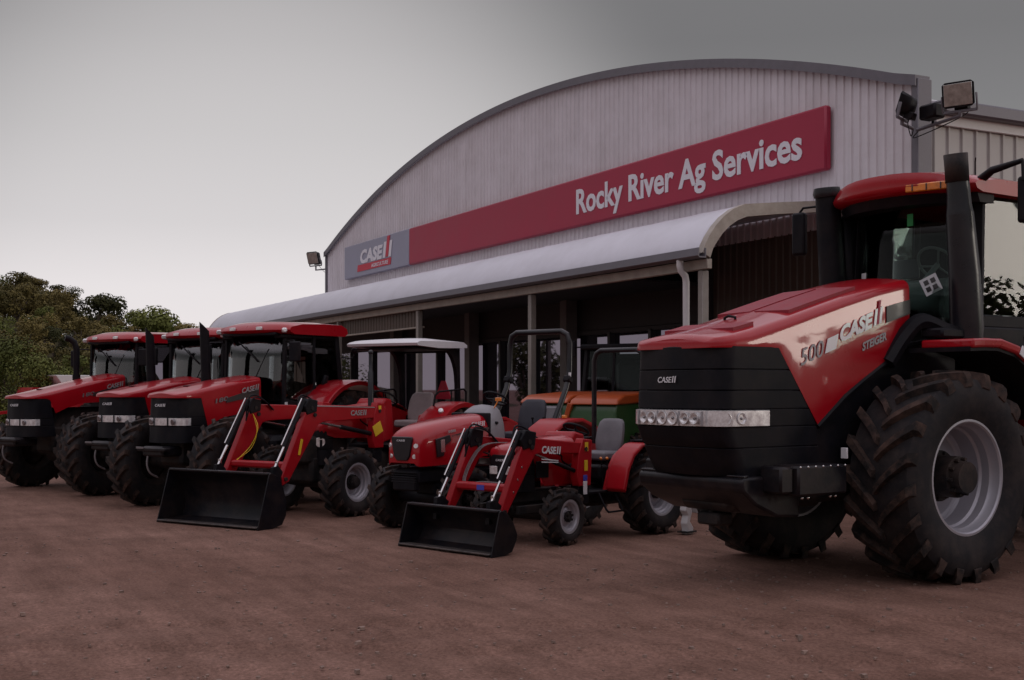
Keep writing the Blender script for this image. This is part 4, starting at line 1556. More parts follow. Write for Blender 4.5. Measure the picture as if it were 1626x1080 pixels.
# ------------------------------------------------------------------ small tractor with roll bar, no loader
def build_rollbar():
    t = vehicle('rollbar_tractor', -1.08, 16.06, 37, 'small red tractor with rounded bonnet, dark seat and black roll bar, no loader', 'tractor')
    for s in (1, -1):
        wheel(t, (0, s * .60, .42), .43, .29, .24, nl=15, lh=.035, side=s, disc=-.15, hub=(.07, .10), bolts=6, cone=.04, mat=IRON if s < 0 else IRON)
        wheel(t, (-2.02, s * .72, .63), .64, .40, .34, nl=18, lh=.045, side=s, disc=0, hub=(.09, .1), bolts=8)
    b = MB()
    b.box((-1.0, 0, .62), (2.2, .36, .34), ch=.04)
    b.lathe([(-.5, .06), (-.2, .1), (.2, .1), (.5, .06)], (0, 0, .42), n=16)
    b.lathe([(-.6, .1), (-.2, .17), (.2, .17), (.6, .1)], (-2.02, 0, .63), n=16)
    b.box((.18, 0, .72), (.60, .44, .20), ch=.04)
    b.box((.46, 0, .64), (.10, .40, .20), ch=.02)
    for k in range(5):
        b.box((.50, 0, .655 + .03 * k), (.03, .42, .012), ch=.003)
    b.obj('chassis', BLK, t, bev=.008)
    # bonnet with rounded section
    rings = []
    for x, w, zb, zt in ((.53, .20, .90, 1.10), (.525, .235, .87, 1.20), (.50, .262, .86, 1.27), (.45, .28, .86, 1.315), (.35, .295, .86, 1.36), (.2, .305, .86, 1.40), (-.1, .315, .87, 1.445), (-.4, .32, .90, 1.48), (-.65, .325, .93, 1.50), (-.84, .325, .95, 1.51)):
        half = []
        for k in range(9):
            a = PI / 2 * k / 8
            half.append((w * math.cos(a) ** .62 if k < 8 else 0.0, zb + (zt - zb) * .42 + (zt - zb) * .58 * math.sin(a) ** .75))
        half = [(w * .985, zb), (w, zb + (zt - zb) * .2)] + half
        rings.append([(x, y, z) for y, z in half] + [(x, -y, z) for y, z in half[-2::-1]])
    b = MB()
    b.loft(rings, closed=False, caps=False)
    n = len(rings[0])
    b.f.append(tuple(range(n)))
    b.m.append(0)
    hood = b.obj('hood', RED, t, sharp=50)
    # grille shield and lamps
    b = MB()
    g = [(-.165, 1.235), (.165, 1.235), (.175, 1.20), (.135, .99), (.09, .93), (-.09, .93), (-.135, .99), (-.175, 1.20)]
    b.prism(g, .515, .553, 'x')
    gr = b.obj('grille', BLKG, hood, bev=.01)
    maker_logo((.556, -.075, 1.175), (0, 1, 0), (0, 0, 1), .024, gr, 'emblem', WHT, total=.15, bold=.0)
    for s in (1, -1):
        disc(hood, (.512, s * .215, 1.12), (.9, s * .45, .05), .034, LENS, 'headlight', .03)
        disc(hood, (.517, s * .195, .985), (.9, s * .42, 0), .034, LENS, 'headlight', .03)
        b = MB()
        yy = s * .318
        P = [(.25, 1.20), (-.02, 1.25), (-.05, 1.17), (.06, 1.12), (.10, .98), (.22, .97)]
        b.prism(P, yy - .012, yy + .012)
        v = b.obj('side_vent', BLKG, hood, bev=.004)
        b = MB()
        b.prism([(.17, 1.19), (.09, 1.20), (.08, 1.03), (.16, 1.03)], yy + s * .01, yy + s * .018)
        b.obj('chrome_insert', CHROME, v)
        b = MB()
        b.prism([(-.05, 1.235), (-.5, 1.31), (-.84, 1.33), (-.84, 1.30), (-.5, 1.27)], s * .320, s * .332)
        b.obj('side_stripe', DKDEC, hood)
    maker_logo((-.46, .331, 1.345), (-1, 0, .03), (0, 0, 1), .06, hood, 'emblem', WHT, total=.30, bold=.015)
    b = MB()
    put_text(b, '50B', (.02, .328, 1.27), (-1, 0, .12), (0, 0, 1), .035, width=.16, slant=.1)
    b.obj('number_lettering', GRYD, hood)
    # cowl, console
    b = MB()
    b.box((-.86, 0, 1.22), (.05, .67, .60), ch=.03)
    b.obj('cowl_seal', BLK, hood, bev=.01)
    rings = []
    for x, w, zt in ((-.88, .325, 1.50), (-.98, .32, 1.58), (-1.10, .305, 1.63), (-1.24, .28, 1.62), (-1.32, .24, 1.52)):
        ring = []
        for k in range(11):
            a = PI * k / 10
            ring.append((x, w * (1 if math.cos(a) > 0 else -1) * abs(math.cos(a)) ** .6, .95 + (zt - .95) * math.sin(a) ** .55))
        rings.append(ring)
    b = MB()
    b.loft(rings, closed=False)
    dsh = b.obj('console', CONS, t, sharp=60)
    disc(dsh, (-1.05, .305, 1.38), (0, 1, 0), .022, BLK, 'knob', .02)
    steering_part(t, (-1.42, 0, 1.71), .18, 30)
    b = MB()
    b.box((-1.15, .25, 1.70), (.03, .10, .05), ch=.01)
    b.tube([(-1.12, .2, 1.58), (-1.15, .25, 1.69)], .01, n=6)
    b.obj('orange_indicator', AMBER, t)
    b = MB()
    b.box((-1.5, 0, .74), (.9, .95, .05), ch=.01)
    b.obj('platform', BLK, t)
    seat_part(t, (-2.08, 0, 1.12), .47, SEATB, .52, tilt=12)
    b = MB()
    for (y, x) in ((.33, -1.9), (.38, -2.1), (-.33, -1.9)):
        b.tube([(x, y, 1.0), (x + .06, y, 1.42)], .01, n=6)
        b.ball((x + .06, y, 1.43), .022, 6)
    b.obj('control_lever', BLK, t)
    for s in (1, -1):
        b = MB()
        outer = [(-1.42, .84), (-1.44, 1.12), (-1.58, 1.30), (-1.85, 1.42), (-2.25, 1.43), (-2.6, 1.32), (-2.78, 1.1)]
        inner = [(x + (-2.05 - x) * .07, z - .055) for x, z in outer]
        b.prism(outer + inner[::-1], s * .44, s * .93)
        f = b.obj('fender', REDM, t, bev=.02, seg=3)
        b = MB()
        b.prism([(-1.46, .86), (-1.50, 1.12), (-1.62, 1.26), (-1.87, 1.36), (-2.25, 1.37), (-2.57, 1.27), (-2.7, 1.1), (-2.6, .8)], s * .42, s * .47)
        b.obj('fender_panel', REDM, f)
        b = MB()
        b.box((-1.62, s * .934, 1.18), (.055, .012, .20), Matrix.Rotation(R(38), 3, 'Y'), ch=.002)
        b.obj('white_decal', WHT, f)
        b = MB()
        b.box((-1.95, s * .80, 1.455), (.08, .05, .05), ch=.01)
        b.obj('fender_lamp', AMBER, f)
    b = MB()
    P = []
    for s in (1, -1):
        pass
    path = [(-2.08, .54, 1.15), (-2.10, .54, 1.42), (-2.38, .54, 1.86), (-2.46, .54, 2.10), (-2.47, .54, 2.50), (-2.46, .50, 2.63), (-2.46, .40, 2.68), (-2.46, -.40, 2.68), (-2.46, -.50, 2.63), (-2.47, -.54, 2.50), (-2.46, -.54, 2.10), (-2.38, -.54, 1.86), (-2.10, -.54, 1.42), (-2.08, -.54, 1.15)]
    b.tube(path, .042, n=12)
    rb = b.obj('roll_bar', BLKG, t)
    for s in (1, -1):
        b = MB()
        b.box((-2.42, s * .54, 1.98), (.12, .12, .10), Matrix.Rotation(R(-20), 3, 'Y'), ch=.02)
        b.obj('hinge_bracket', BLK, rb)
    b = MB()
    b.box((-2.415, .575, 2.02), (.03, .03, .12), ch=.004)
    b.obj('white_decal', WHT, rb)
    return t


build_rollbar()


# ------------------------------------------------------------------ compact tractor with loader
def build_compact():
    t = vehicle('compact_tractor', .188, 14.91, 43, 'compact red loader tractor with grey seat, its small black bucket nearest the camera', 'tractor')
    for s in (1, -1):
        wheel(t, (0, s * .57, .335), .345, .24, .19, nl=13, lh=.032, side=s, disc=.15, hub=(.05, .05), bolts=6, cone=.04, steer=6)
        wheel(t, (-1.70, s * .64, .53), .54, .36, .29, nl=16, lh=.042, side=s, disc=-.2, hub=(.07, .07), bolts=8, cone=.06)
    b = MB()
    b.box((-.8, 0, .48), (1.9, .30, .26), ch=.04)
    b.lathe([(-.5, .05), (-.15, .08), (.15, .08), (.5, .05)], (0, 0, .34), n=14)
    b.lathe([(-.55, .08), (-.2, .14), (.2, .14), (.55, .08)], (-1.70, 0, .53), n=14)
    b.box((.1, 0, .55), (.8, .36, .16), ch=.03)
    b.bar((-.6, .30, .42), (.5, .30, .42), .06, .10)
    b.bar((-.6, -.30, .42), (.5, -.30, .42), .06, .10)
    b.obj('chassis', IRON, t, bev=.008)
    xs = [.45, .44, .40, .32, .2, 0, -.3, -.55]
    hood = hood_shell(t, xs, [(.45, .17), (.44, .21), (.40, .245), (.32, .262), (-.55, .28)], [(.45, 1.09), (.40, 1.14), (.2, 1.18), (-.3, 1.24), (-.55, 1.25)], [(.45, 1.04), (.2, 1.02), (.12, .68), (-.55, .68)], crown=.03, rad=.09, mat=RED)
    rows = [(.62, .82), (.82, .93), (.93, 1.06)]
    g = wrapped_grille(t, .48, .265, .10, .03, rows, lambda z: .16)
    b = MB()
    for s in (1, -1):
        b.box((.465, s * .10, .875), (.03, .15, .10), Matrix.Rotation(R(-s * 8), 3, 'Z'), ch=.012)
    b.obj('headlight', LENS, g)
    maker_logo((.485, -.07, .985), (0, 1, 0), (0, 0, 1), .026, g, 'emblem', WHT, total=.14, bold=.0)
    for s in (1, -1):
        b = MB()
        b.box((.05, s * .285, .88), (.22, .02, .20), ch=.03)
        b.obj('side_vent', BLK, hood)
    b = MB()
    b.prism([(-.55, .65), (-.55, 1.24), (-.62, 1.32), (-.80, 1.28), (-.86, .65)], -.24, .24)
    b.obj('dash_panel', REDM, t, bev=.03, seg=3)
    steering_part(t, (-.92, 0, 1.33), .165, 28)
    b = MB()
    b.box((-1.0, 0, .56), (.75, .90, .04), ch=.01)
    for s in (1, -1):
        P = [(-.76, s * .50, .56), (-.76, s * .62, .36), (-.78, s * .64, .33), (-1.05, s * .64, .33), (-1.07, s * .62, .36), (-1.07, s * .50, .56)]
        b.tube(P, .014, n=7)
    b.obj('platform', BLK, t)
    seat_part(t, (-1.42, 0, .93), .44, SEATG, .47, tilt=10)
    b = MB()
    b.box((-1.40, 0, .76), (.50, .42, .24), ch=.03)
    b.box((-1.15, .10, .78), (.18, .34, .20), ch=.03)
    b.obj('seat_support', BLK, t, bev=.01)
    b = MB()
    for (x, y) in ((-1.05, .34), (-1.12, .38)):
        b.tube([(x, y, .6), (x + .05, y, .96)], .009, n=6)
    b.obj('control_lever', BLK, t)
    b = MB()
    for (x, y) in ((-1.05, .34), (-1.12, .38)):
        b.ball((x + .05, y, .97), .02, 6)
    b.obj('lever_knob', AMBER, t)
    for s in (1, -1):
        b = MB()
        outer = [(-.96, .60), (-1.04, .86), (-1.16, 1.04), (-1.34, 1.15), (-1.60, 1.18), (-1.95, 1.13), (-2.2, 1.0)]
        inner = [(x + (-1.65 - x) * .07, z - .045) for x, z in outer]
        b.prism(outer + inner[::-1], s * .44, s * .74)
        f = b.obj('fender', REDM, t, bev=.02, seg=3)
        b = MB()
        b.prism([(-1.0, .58), (-1.09, .85), (-1.2, 1.0), (-1.37, 1.10), (-1.6, 1.13), (-1.9, 1.09), (-2.1, .96), (-1.7, .6)], s * .37, s * .43)
        b.obj('fender_panel', REDM, f)
        b = MB()
        b.box((-1.70, s * .60, 1.185), (.5, .3, .02), ch=.01)
        b.obj('fender_mat', BLK, f)
    b = MB()
    path = [(-1.80, .42, .75), (-1.80, .42, 2.22), (-1.80, .38, 2.32), (-1.80, .30, 2.36), (-1.80, -.30, 2.36), (-1.80, -.38, 2.32), (-1.80, -.42, 2.22), (-1.80, -.42, .75)]
    b.tube(path, .034, n=12)
    b.obj('roll_bar', BLKG, t)
    loader(t, .43, (-.52, 1.16, .66), (.50, 1.24), (.92, .44), .15, (1.42, 1.06, .49, 1.26, .745), False)
    return t


build_compact()


# ------------------------------------------------------------------ green and orange machine under the verandah
def build_green():
    t = vehicle('orange_topped_machine', 1.45, 21.2, 30, 'green farm machine with bright orange bonnet and dark cab, parked behind the red tractors', 'farm machine')
    for s in (1, -1):
        wheel(t, (0.1, s * .95, .55), .56, .36, .30, nl=16, lh=.04, side=s, disc=0, hub=(.09, .1), bolts=6)
        wheel(t, (-2.3, s * .95, .75), .77, .45, .42, nl=18, lh=.05, side=s, disc=0, hub=(.1, .1), bolts=8)
    b = MB()
    b.prism([(.85, .55), (.90, 1.45), (.84, 1.60), (-3.0, 1.62), (-3.1, .6)], -.72, .80)
    b.obj('body', GREEN, t, bev=.04, seg=3)
    b = MB()
    b.prism([(.92, 1.58), (.86, 1.66), (.62, 1.74), (-.75, 1.80), (-.75, 1.62)], -.05, .84)
    b.prism([(.92, 1.60), (.86, 1.66), (.62, 1.74), (-.75, 1.80), (-.75, 1.64)], -1.0, -.09)
    hd = b.obj('hood', ORG, t, bev=.05, seg=3)
    b = MB()
    b.prism([(.935, .95), (.935, 1.54), (.80, 1.58), (.80, .95)], -.95, -.20)
    b.obj('front_panel', CONS, t, bev=.02)
    b = MB()
    b.bar((.90, -.20, 1.02), (.90, -.02, 1.60), .10, .08)
    b.obj('frame_strut', ORG, t)
    b = MB()
    b.box((-1.35, 0, 1.65), (1.2, 1.30, .30), ch=.03)
    for s in (1, -1):
        b.bar((-.80, s * .62, 1.7), (-.88, s * .58, 2.58), .09, .10)
        b.bar((-1.95, s * .62, 1.7), (-1.88, s * .58, 2.58), .12, .14)
    b.bar((-.80, -.05, 1.7), (-.88, -.05, 2.58), .05, .05)
    b.box((-1.38, 0, 2.60), (1.3, 1.34, .10), ch=.04)
    b.box((-1.9, 0, 2.1), (.05, 1.2, .8), ch=.01)
    b.box((-1.5, 0, 2.0), (.45, .5, .75), ch=.1)
    b.bar((-1.2, .6, 2.62), (-1.2, .98, 2.62), .03, .03)
    cab = b.obj('cab', BLK, t, bev=.01)
    pane(cab, [(-.80, -.58, 1.82), (-.80, .58, 1.82), (-.87, .54, 2.54), (-.87, -.54, 2.54)], GLASS, 'windscreen')
    for s in (1, -1):
        pane(cab, [(-.84, s * .64, 1.82), (-1.90, s * .64, 1.82), (-1.86, s * .60, 2.54), (-.9, s * .60, 2.54)], GLASS, 'door_glass')
        mirror_part(cab, (-.86, s * .62, 2.60), (-.80, s * .88, 2.60 if s > 0 else 2.72), (.06, .16, .30))
    return t


build_green()

# ------------------------------------------------------------------ setting helpers
F_, YH, H_ = 1944.0, 617.0, 1.85


def atY(px, py, Y):
    k = (px - 813) / F_
    X = (k * SD * Y - CD * Y) / (SD + k * CD)
    Z = SD * Y - CD * X
    return Vector((X, Y, H_ + (YH - py) / F_ * Z))


XL, XR, YW = -42.09, -14.09, 14.55
XM, EAVE, RISE = (XL + XR) / 2, 6.62, 2.46
RAD = (14.0 ** 2 + RISE ** 2) / (2 * RISE)


def arch(x):
    return EAVE + RISE - RAD + math.sqrt(RAD * RAD - (x - XM) ** 2)


def ribbed(b, p0, p1, z0, ztop, nrm, pitch, depth, rib=.34):
    """trapezoid ribbed sheet between two ground points; ztop is a function of the distance"""
    p0 = Vector(p0)
    p1 = Vector(p1)
    L = (p1 - p0).length
    d = (p1 - p0) / L
    n = Vector(nrm)
    st = []
    k = 0
    while k * pitch < L - 1e-6:
        s = k * pitch
        for f, o in ((0, 0), (1 - rib, 0), (1 - rib * .75, depth), (1 - rib * .25, depth)):
            if s + f * pitch < L:
                st.append((s + f * pitch, o))
        k += 1
    st.append((L, 0))
    lo = [p0 + d * s + n * o + Vector((0, 0, z0(s) if callable(z0) else z0)) for s, o in st]
    hi = [p0 + d * s + n * o + Vector((0, 0, ztop(s) if callable(ztop) else ztop)) for s, o in st]
    m = len(st)
    b.add(lo + hi, [(i, i + 1, m + i + 1, m + i) for i in range(m - 1)])


def build_shed():
    t = empty('machinery_shed', (XM, YW, 0))
    tag(t, 'big pale steel shed with curved roof and a bullnose verandah along its front', 'building')
    off = Vector((-XM, -YW, 0))

    def fin(b, name, mat, parent=None, **k):
        b.v = [tuple(Vector(p) + off) for p in b.v]
        return b.obj(name, mat, parent or t, **k)

    # gable wall
    b = MB()
    ribbed(b, (XL, YW, 0), (XR, YW, 0), 4.6, lambda s: arch(XL + s), (0, -1, 0), .19, .026)
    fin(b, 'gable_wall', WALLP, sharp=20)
    # left and right side walls, back wall
    b = MB()
    ribbed(b, (XR, YW + .1, 0), (XR, 44, 0), 0, 6.02, (1, 0, 0), .31, .03, rib=.2)
    ribbed(b, (XL, YW + .1, 0), (XL, 44, 0), 0, 6.28, (-1, 0, 0), .31, .03, rib=.2)
    ribbed(b, (XL, 44, 0), (XR, 44, 0), 0, lambda s: arch(XL + s) - .34, (0, 1, 0), .38, .03, rib=.2)
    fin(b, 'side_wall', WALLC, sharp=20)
    b = MB()
    b.box((XR + .05, 29.4, 6.12), (.06, 29.0, .20), ch=.008)
    b.box((XR + .02, 29.4, .14), (.05, 29.0, .24), ch=.008)
    fin(b, 'eave_trim', WHITEP)
    b = MB()
    b.box((XR + .14, 29.5, 6.29), (.24, 29.2, .22), ch=.03)
    fin(b, 'side_gutter', FLASH)
    # roof
    b = MB()
    rings = []
    for k in range(49):
        x = XL - .05 + (XR - XL + .10) * k / 48
        xx = min(max(x, XL), XR)
        z = arch(xx) - .32
        rings.append([(x, YW + .04, z + .015), (x, YW + .04, z + .10), (x, 44.2, z + .10), (x, 44.2, z + .015)])
    b.loft(rings)
    rf = fin(b, 'roof', ROOFS)
    b = MB()
    rings = []
    for k in range(65):
        x = XL - .06 + (XR - XL + .16) * k / 64
        xx = min(max(x, XL), XR)
        z = arch(xx)
        rings.append([(x, YW - .13, z - .045), (x, YW - .13, z + .125), (x, YW + .18, z + .125), (x, YW + .18, z + .08), (x, YW - .105, z + .08), (x, YW - .105, z - .045)])
    b.loft(rings)
    fin(b, 'barge_flashing', FLASH, rf)
    b = MB()
    b.box((XR + .05, YW + .06, 3.35), (.14, .30, 6.70), ch=.01)
    fin(b, 'corner_flashing', FLASH)
    b = MB()
    b.box((XL - .03, YW + .03, 3.35), (.10, .20, 6.70), ch=.01)
    fin(b, 'corner_flashing', FLASH)
    # lower front: brown sheet bay at the right
    b = MB()
    ribbed(b, (-19.35, YW + .02, 0), (XR, YW + .02, 0), 0, 4.62, (0, -1, 0), .19, .026)
    fin(b, 'lower_wall', BROWN, sharp=20)
    b = MB()
    b.box(((XL - 19.4) / 2 - 0, YW + .05, 3.90), (XL * -1 - 19.4, .10, 1.55), ch=.01)
    b.box(((XL - 19.4) / 2, YW + .02, 3.12), (XL * -1 - 19.4, .14, .10), ch=.01)
    b.box((-19.42, YW + .0, 2.3), (.14, .2, 4.6), ch=.01)
    b.box((XL + .2, YW + .0, 2.3), (.5, .2, 4.6), ch=.01)
    fin(b, 'window_header', SOFF)
    # shopfront glazing: a frame with panes between the mullions
    xs = sorted([atY(p, 600, YW)[0] for p in (560, 590, 697, 797, 846, 971, 1036, 1075)])
    xs = [XL + .45] + [x for x in xs if x > XL + 1] + [-19.5]
    cols = [atY(p, 600, YW - .2)[0] for p in (630, 750, 904)]
    b = MB()
    for x in xs[1:-1]:
        b.box((x, YW + .0, 1.6), (.12, .16, 3.0), ch=.01)
    b.box(((XL - 19.4) / 2, YW + .02, .08), (XL * -1 - 19.4, .16, .16), ch=.01)
    fr = fin(b, 'shopfront', MULL)
    edges = sorted(xs)
    for x0, x1 in zip(edges, edges[1:]):
        b = MB()
        b.box(((x0 + x1) / 2, YW + .06, 1.62), (x1 - x0 - .10, .012, 2.92), ch=.002)
        fin(b, 'window_pane', SHOPG, fr)
    for x in cols:
        b = MB()
        b.box((x, YW - .22, 1.95), (.30, .30, 3.9), ch=.012)
        fin(b, 'column', COLM, fr)
    # verandah
    vx0, vx1 = -46.0, -15.15
    prof = [(11.16, 3.90), (11.20, 4.02), (11.28, 4.16), (11.40, 4.32), (11.55, 4.47), (11.74, 4.60), (11.96, 4.69), (12.6, 4.76), (13.5, 4.85), (14.53, 4.95)]
    b = MB()
    rings = []
    nx = 150
    for k in range(nx + 1):
        x = vx0 + (vx1 - vx0) * k / nx
        o = .006 if k % 5 == 0 else 0.0
        rings.append([(x, y, z + o) for y, z in prof])
    b.loft(rings, closed=False, caps=False)
    vr = fin(b, 'verandah_roof', ROOFS, solid=.012, sharp=30)
    for xe in (vx1, vx0):
        b = MB()
        inn = [(11.30, 3.84), (11.35, 3.98), (11.42, 4.08), (11.53, 4.22), (11.66, 4.34), (11.82, 4.44), (12.0, 4.51), (12.62, 4.59), (13.5, 4.68), (14.53, 4.78)]
        pr2 = [(y, z + .012) for y, z in prof]
        vs = []
        n = len(prof)
        for xx in (xe - .07, xe + .07):
            vs += [(xx, y, z) for y, z in pr2] + [(xx, y, z) for y, z in inn]
        fs = []
        m = 2 * n
        for i in range(n - 1):
            fs += [(i, i + 1, n + i + 1, n + i), (m + i, m + i + 1, m + n + i + 1, m + n + i), (i, i + 1, m + i + 1, m + i), (n + i, n + i + 1, m + n + i + 1, m + n + i)]
        fs += [(0, n, m + n, m), (n - 1, m - 1, 2 * m - 1, m + n - 1)]
        b.add(vs, fs)
        fin(b, 'end_trim', CREAMT, vr, sharp=30)
    b = MB()
    b.prism([(11.06, 3.98), (11.04, 3.86), (11.08, 3.83), (11.20, 3.83), (11.20, 3.98), (11.185, 3.98), (11.185, 3.85), (11.07, 3.85), (11.075, 3.98)], vx0 - .05, vx1 + .10, 'x')
    fin(b, 'front_gutter', FLASH, vr)
    b = MB()
    b.box(((vx0 + vx1) / 2, 11.30, 3.75), (vx1 - vx0 + .1, .10, .155), ch=.01)
    b.box((vx0 - .0, 12.9, 3.75), (.08, 3.1, .15), ch=.01)
    fin(b, 'verandah_beam', CREAMT, vr)
    b = MB()
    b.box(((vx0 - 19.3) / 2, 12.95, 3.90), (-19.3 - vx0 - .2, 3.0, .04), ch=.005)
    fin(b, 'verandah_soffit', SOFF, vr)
    b = MB()
    ribbed(b, (vx0 + .1, 11.40, 0), (-15.3 - 5.5 * 2, 11.40, 0), 3.30, 3.70, (0, -1, 0), .19, .02)
    ribbed(b, (vx0 + .1, 11.43, 0), (-15.3 - 5.5 * 2, 11.43, 0), 3.30, 3.70, (0, 1, 0), .19, .02)
    fin(b, 'bulkhead', BROWN, vr, sharp=20)
    b = MB()
    b.box(((vx0 + .1 - 26.3) / 2, 11.415, 3.285), (-26.3 - vx0, .08, .04), ch=.005)
    fin(b, 'bulkhead_trim', CREAMT, vr)
    for k in range(6):
        b = MB()
        x = -15.3 - 5.5 * k
        b.box((x, 11.33, 1.83), (.125, .125, 3.66), ch=.012)
        b.box((x, 11.33, .03), (.24, .24, .05), ch=.006)
        fin(b, 'post', POSTM, vr)
    b = MB()
    x = -15.62
    P = [(x, 11.12, 3.84), (x, 11.12, 3.76), (x, 11.14, 3.68), (x, 11.22, 3.60), (x, 11.24, 3.50), (x, 11.24, .15), (x, 11.12, .08)]
    b.tube(P, .055, n=14)
    fin(b, 'downpipe', WHITEP, vr)
    b = MB()
    b.box((XM - 1.2, 12.75, .03), (XR - XL + 2.5, 3.7, .10), ch=.02)
    fin(b, 'concrete_apron', CONC)
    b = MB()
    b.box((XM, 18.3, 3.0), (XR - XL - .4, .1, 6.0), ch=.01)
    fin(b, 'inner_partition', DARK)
    return t


build_shed()


def build_sign():
    y = YW - .03
    t = empty('shop_sign', (-28, y, 5.57))
    tag(t, 'long red sign board with white lettering and a grey logo panel at its left end', 'sign')
    off = Vector((28, -y, -5.57))

    def fin(b, name, mat, parent=None, **k):
        b.v = [tuple(Vector(p) + off) for p in b.v]
        return b.obj(name, mat, parent or t, **k)
    z0, z1 = 5.575, 6.675
    b = MB()
    b.box(((-34.15 - 15.96) / 2, y - .075, (z0 + z1) / 2), (34.15 - 15.96, .15, z1 - z0), ch=.035)
    pr = fin(b, 'sign_panel', SIGNR)
    b = MB()
    b.box(((-39.83 - 34.155) / 2, y - .073, (z0 + z1) / 2), (39.83 - 34.155, .146, z1 - z0), ch=.02)
    pg = fin(b, 'logo_panel', SIGNG)
    b = MB()
    yf = y - .152
    put_text(b, 'Rocky River Ag Services', (-24.24, yf, 5.865), (1, 0, 0), (0, 0, 1), .565, width=7.70, bold=.024, th=.012)
    fin(b, 'lettering', SIGNW, pr)
    b = MB()
    put_text(b, 'CASE', (-38.30, yf, 6.00), (1, 0, 0), (0, 0, 1), .42, width=1.95, slant=.25, bold=.045, th=.012)
    quad_bar(b, (-36.25, yf, 5.98), (1, 0, 0), (0, 0, 1), 0, .20, 0, .50, .25, .012)
    quad_bar(b, (-36.25, yf, 5.98), (1, 0, 0), (0, 0, 1), .48, .68, 0, .50, .25, .012)
    fin(b, 'logo_lettering', SIGNW, pg)
    b = MB()
    quad_bar(b, (-38.55, yf, 5.73), (1, 0, 0), (0, 0, 1), 0, 2.95, 0, .215, .25, .008)
    quad_bar(b, (-36.25, yf, 5.98), (1, 0, 0), (0, 0, 1), .24, .45, 0.02, .66, .25, .016)
    fin(b, 'logo_bar', SIGNP, pg)
    b = MB()
    put_text(b, 'AGRICULTURE', (-37.25, yf - .009, 5.775), (1, 0, 0), (0, 0, 1), .12, width=1.45, slant=.2, bold=.01, th=.006)
    fin(b, 'logo_caption', SIGNW, pg)


build_sign()


def floodlight(base, head, aim, label, size=.42, ballast=None):
    """floodlight on a bracket; base on the wall, head centre, aim direction"""
    t = empty('floodlight', base)
    tag(t, label, 'floodlight', 'floodlights on the shed corners')
    off = -Vector(base)
    aim = Vector(aim).normalized()
    x = aim
    y = Vector((0, 0, 1)).cross(x).normalized()
    z = x.cross(y)
    M = Matrix((x, y, z)).transposed()
    C = Vector(head) + off
    s = size
    b = MB()

    def ring(d, hw, hh):
        return [C + M @ Vector((d, a * hw, c * hh)) for a, c in ((-1, -.8), (-.8, -1), (.8, -1), (1, -.8), (1, .8), (.8, 1), (-.8, 1), (-1, .8))]
    b.loft([ring(-.45 * s, .25 * s, .22 * s), ring(-.35 * s, .42 * s, .34 * s), ring(-.02 * s, .56 * s, .44 * s), ring(.03 * s, .60 * s, .48 * s), ring(.06 * s, .60 * s, .48 * s)])
    b.box(C + M @ Vector((-.38 * s, 0, -.42 * s)), (.4 * s, .5 * s, .3 * s), M, ch=.01)
    hd = b.obj('lamp_housing', BLK, t)
    b = MB()
    b.box(C + M @ Vector((.07 * s, 0, 0)), (.02, 1.06 * s, .82 * s), M, ch=.006)
    b.obj('lamp_lens', LAMPG, hd)
    b = MB()
    for sgn in (1, -1):
        b.bar(C + M @ Vector((-.05 * s, sgn * .64 * s, 0)), C + M @ Vector((-.10 * s, sgn * .64 * s, -.62 * s)), .02, .05)
    b.bar(C + M @ Vector((-.10 * s, -.64 * s, -.62 * s)), C + M @ Vector((-.10 * s, .64 * s, -.62 * s)), .04, .04)
    foot = C + M @ Vector((-.10 * s, 0, -.64 * s))
    b.tube([(0, 0, 0), (foot.x, foot.y, 0) if abs(foot.z) > .02 else foot, foot], .03, n=10)
    b.obj('bracket', FLASH, t)
    b = MB()
    hose(b, [C + M @ Vector((-.4 * s, 0, -.4 * s)), C + M @ Vector((-.42 * s, .03, -.75 * s)), Vector((0, -.03, -.12)), Vector((0, .02, -.02))], .008)
    b.obj('cable', BLK, t)
    if ballast:
        b = MB()
        b.box(Vector(ballast) + off, (.34, .24, .22), ch=.03)
        b.obj('ballast_box', BLK, t)


pL = atY(505, 420, 14.3)
floodlight((XL - .08, 14.52, 6.15), (XL - .55, 14.2, 6.58), (.45, -1, -.30), 'floodlight on a bracket at the far left corner of the shed', .48)
p1 = atY(1436, 166, 14.0)
p2 = atY(1522, 150, 14.15)
mm = atY(1480, 196, 14.35)
floodlight((XR + .10, 14.36, mm.z), p1, (-.86, -.42, .30), 'left floodlight of the right corner pair, turned away towards the roof', .36)
floodlight((XR + .16, 14.40, mm.z - .03), p2, (.45, -1, -.18), 'right floodlight of the corner pair, its square glass facing the camera', .39, ballast=atY(1480, 178, 14.3))

# ------------------------------------------------------------------ ground
def gz(r, q):
    return 0.0


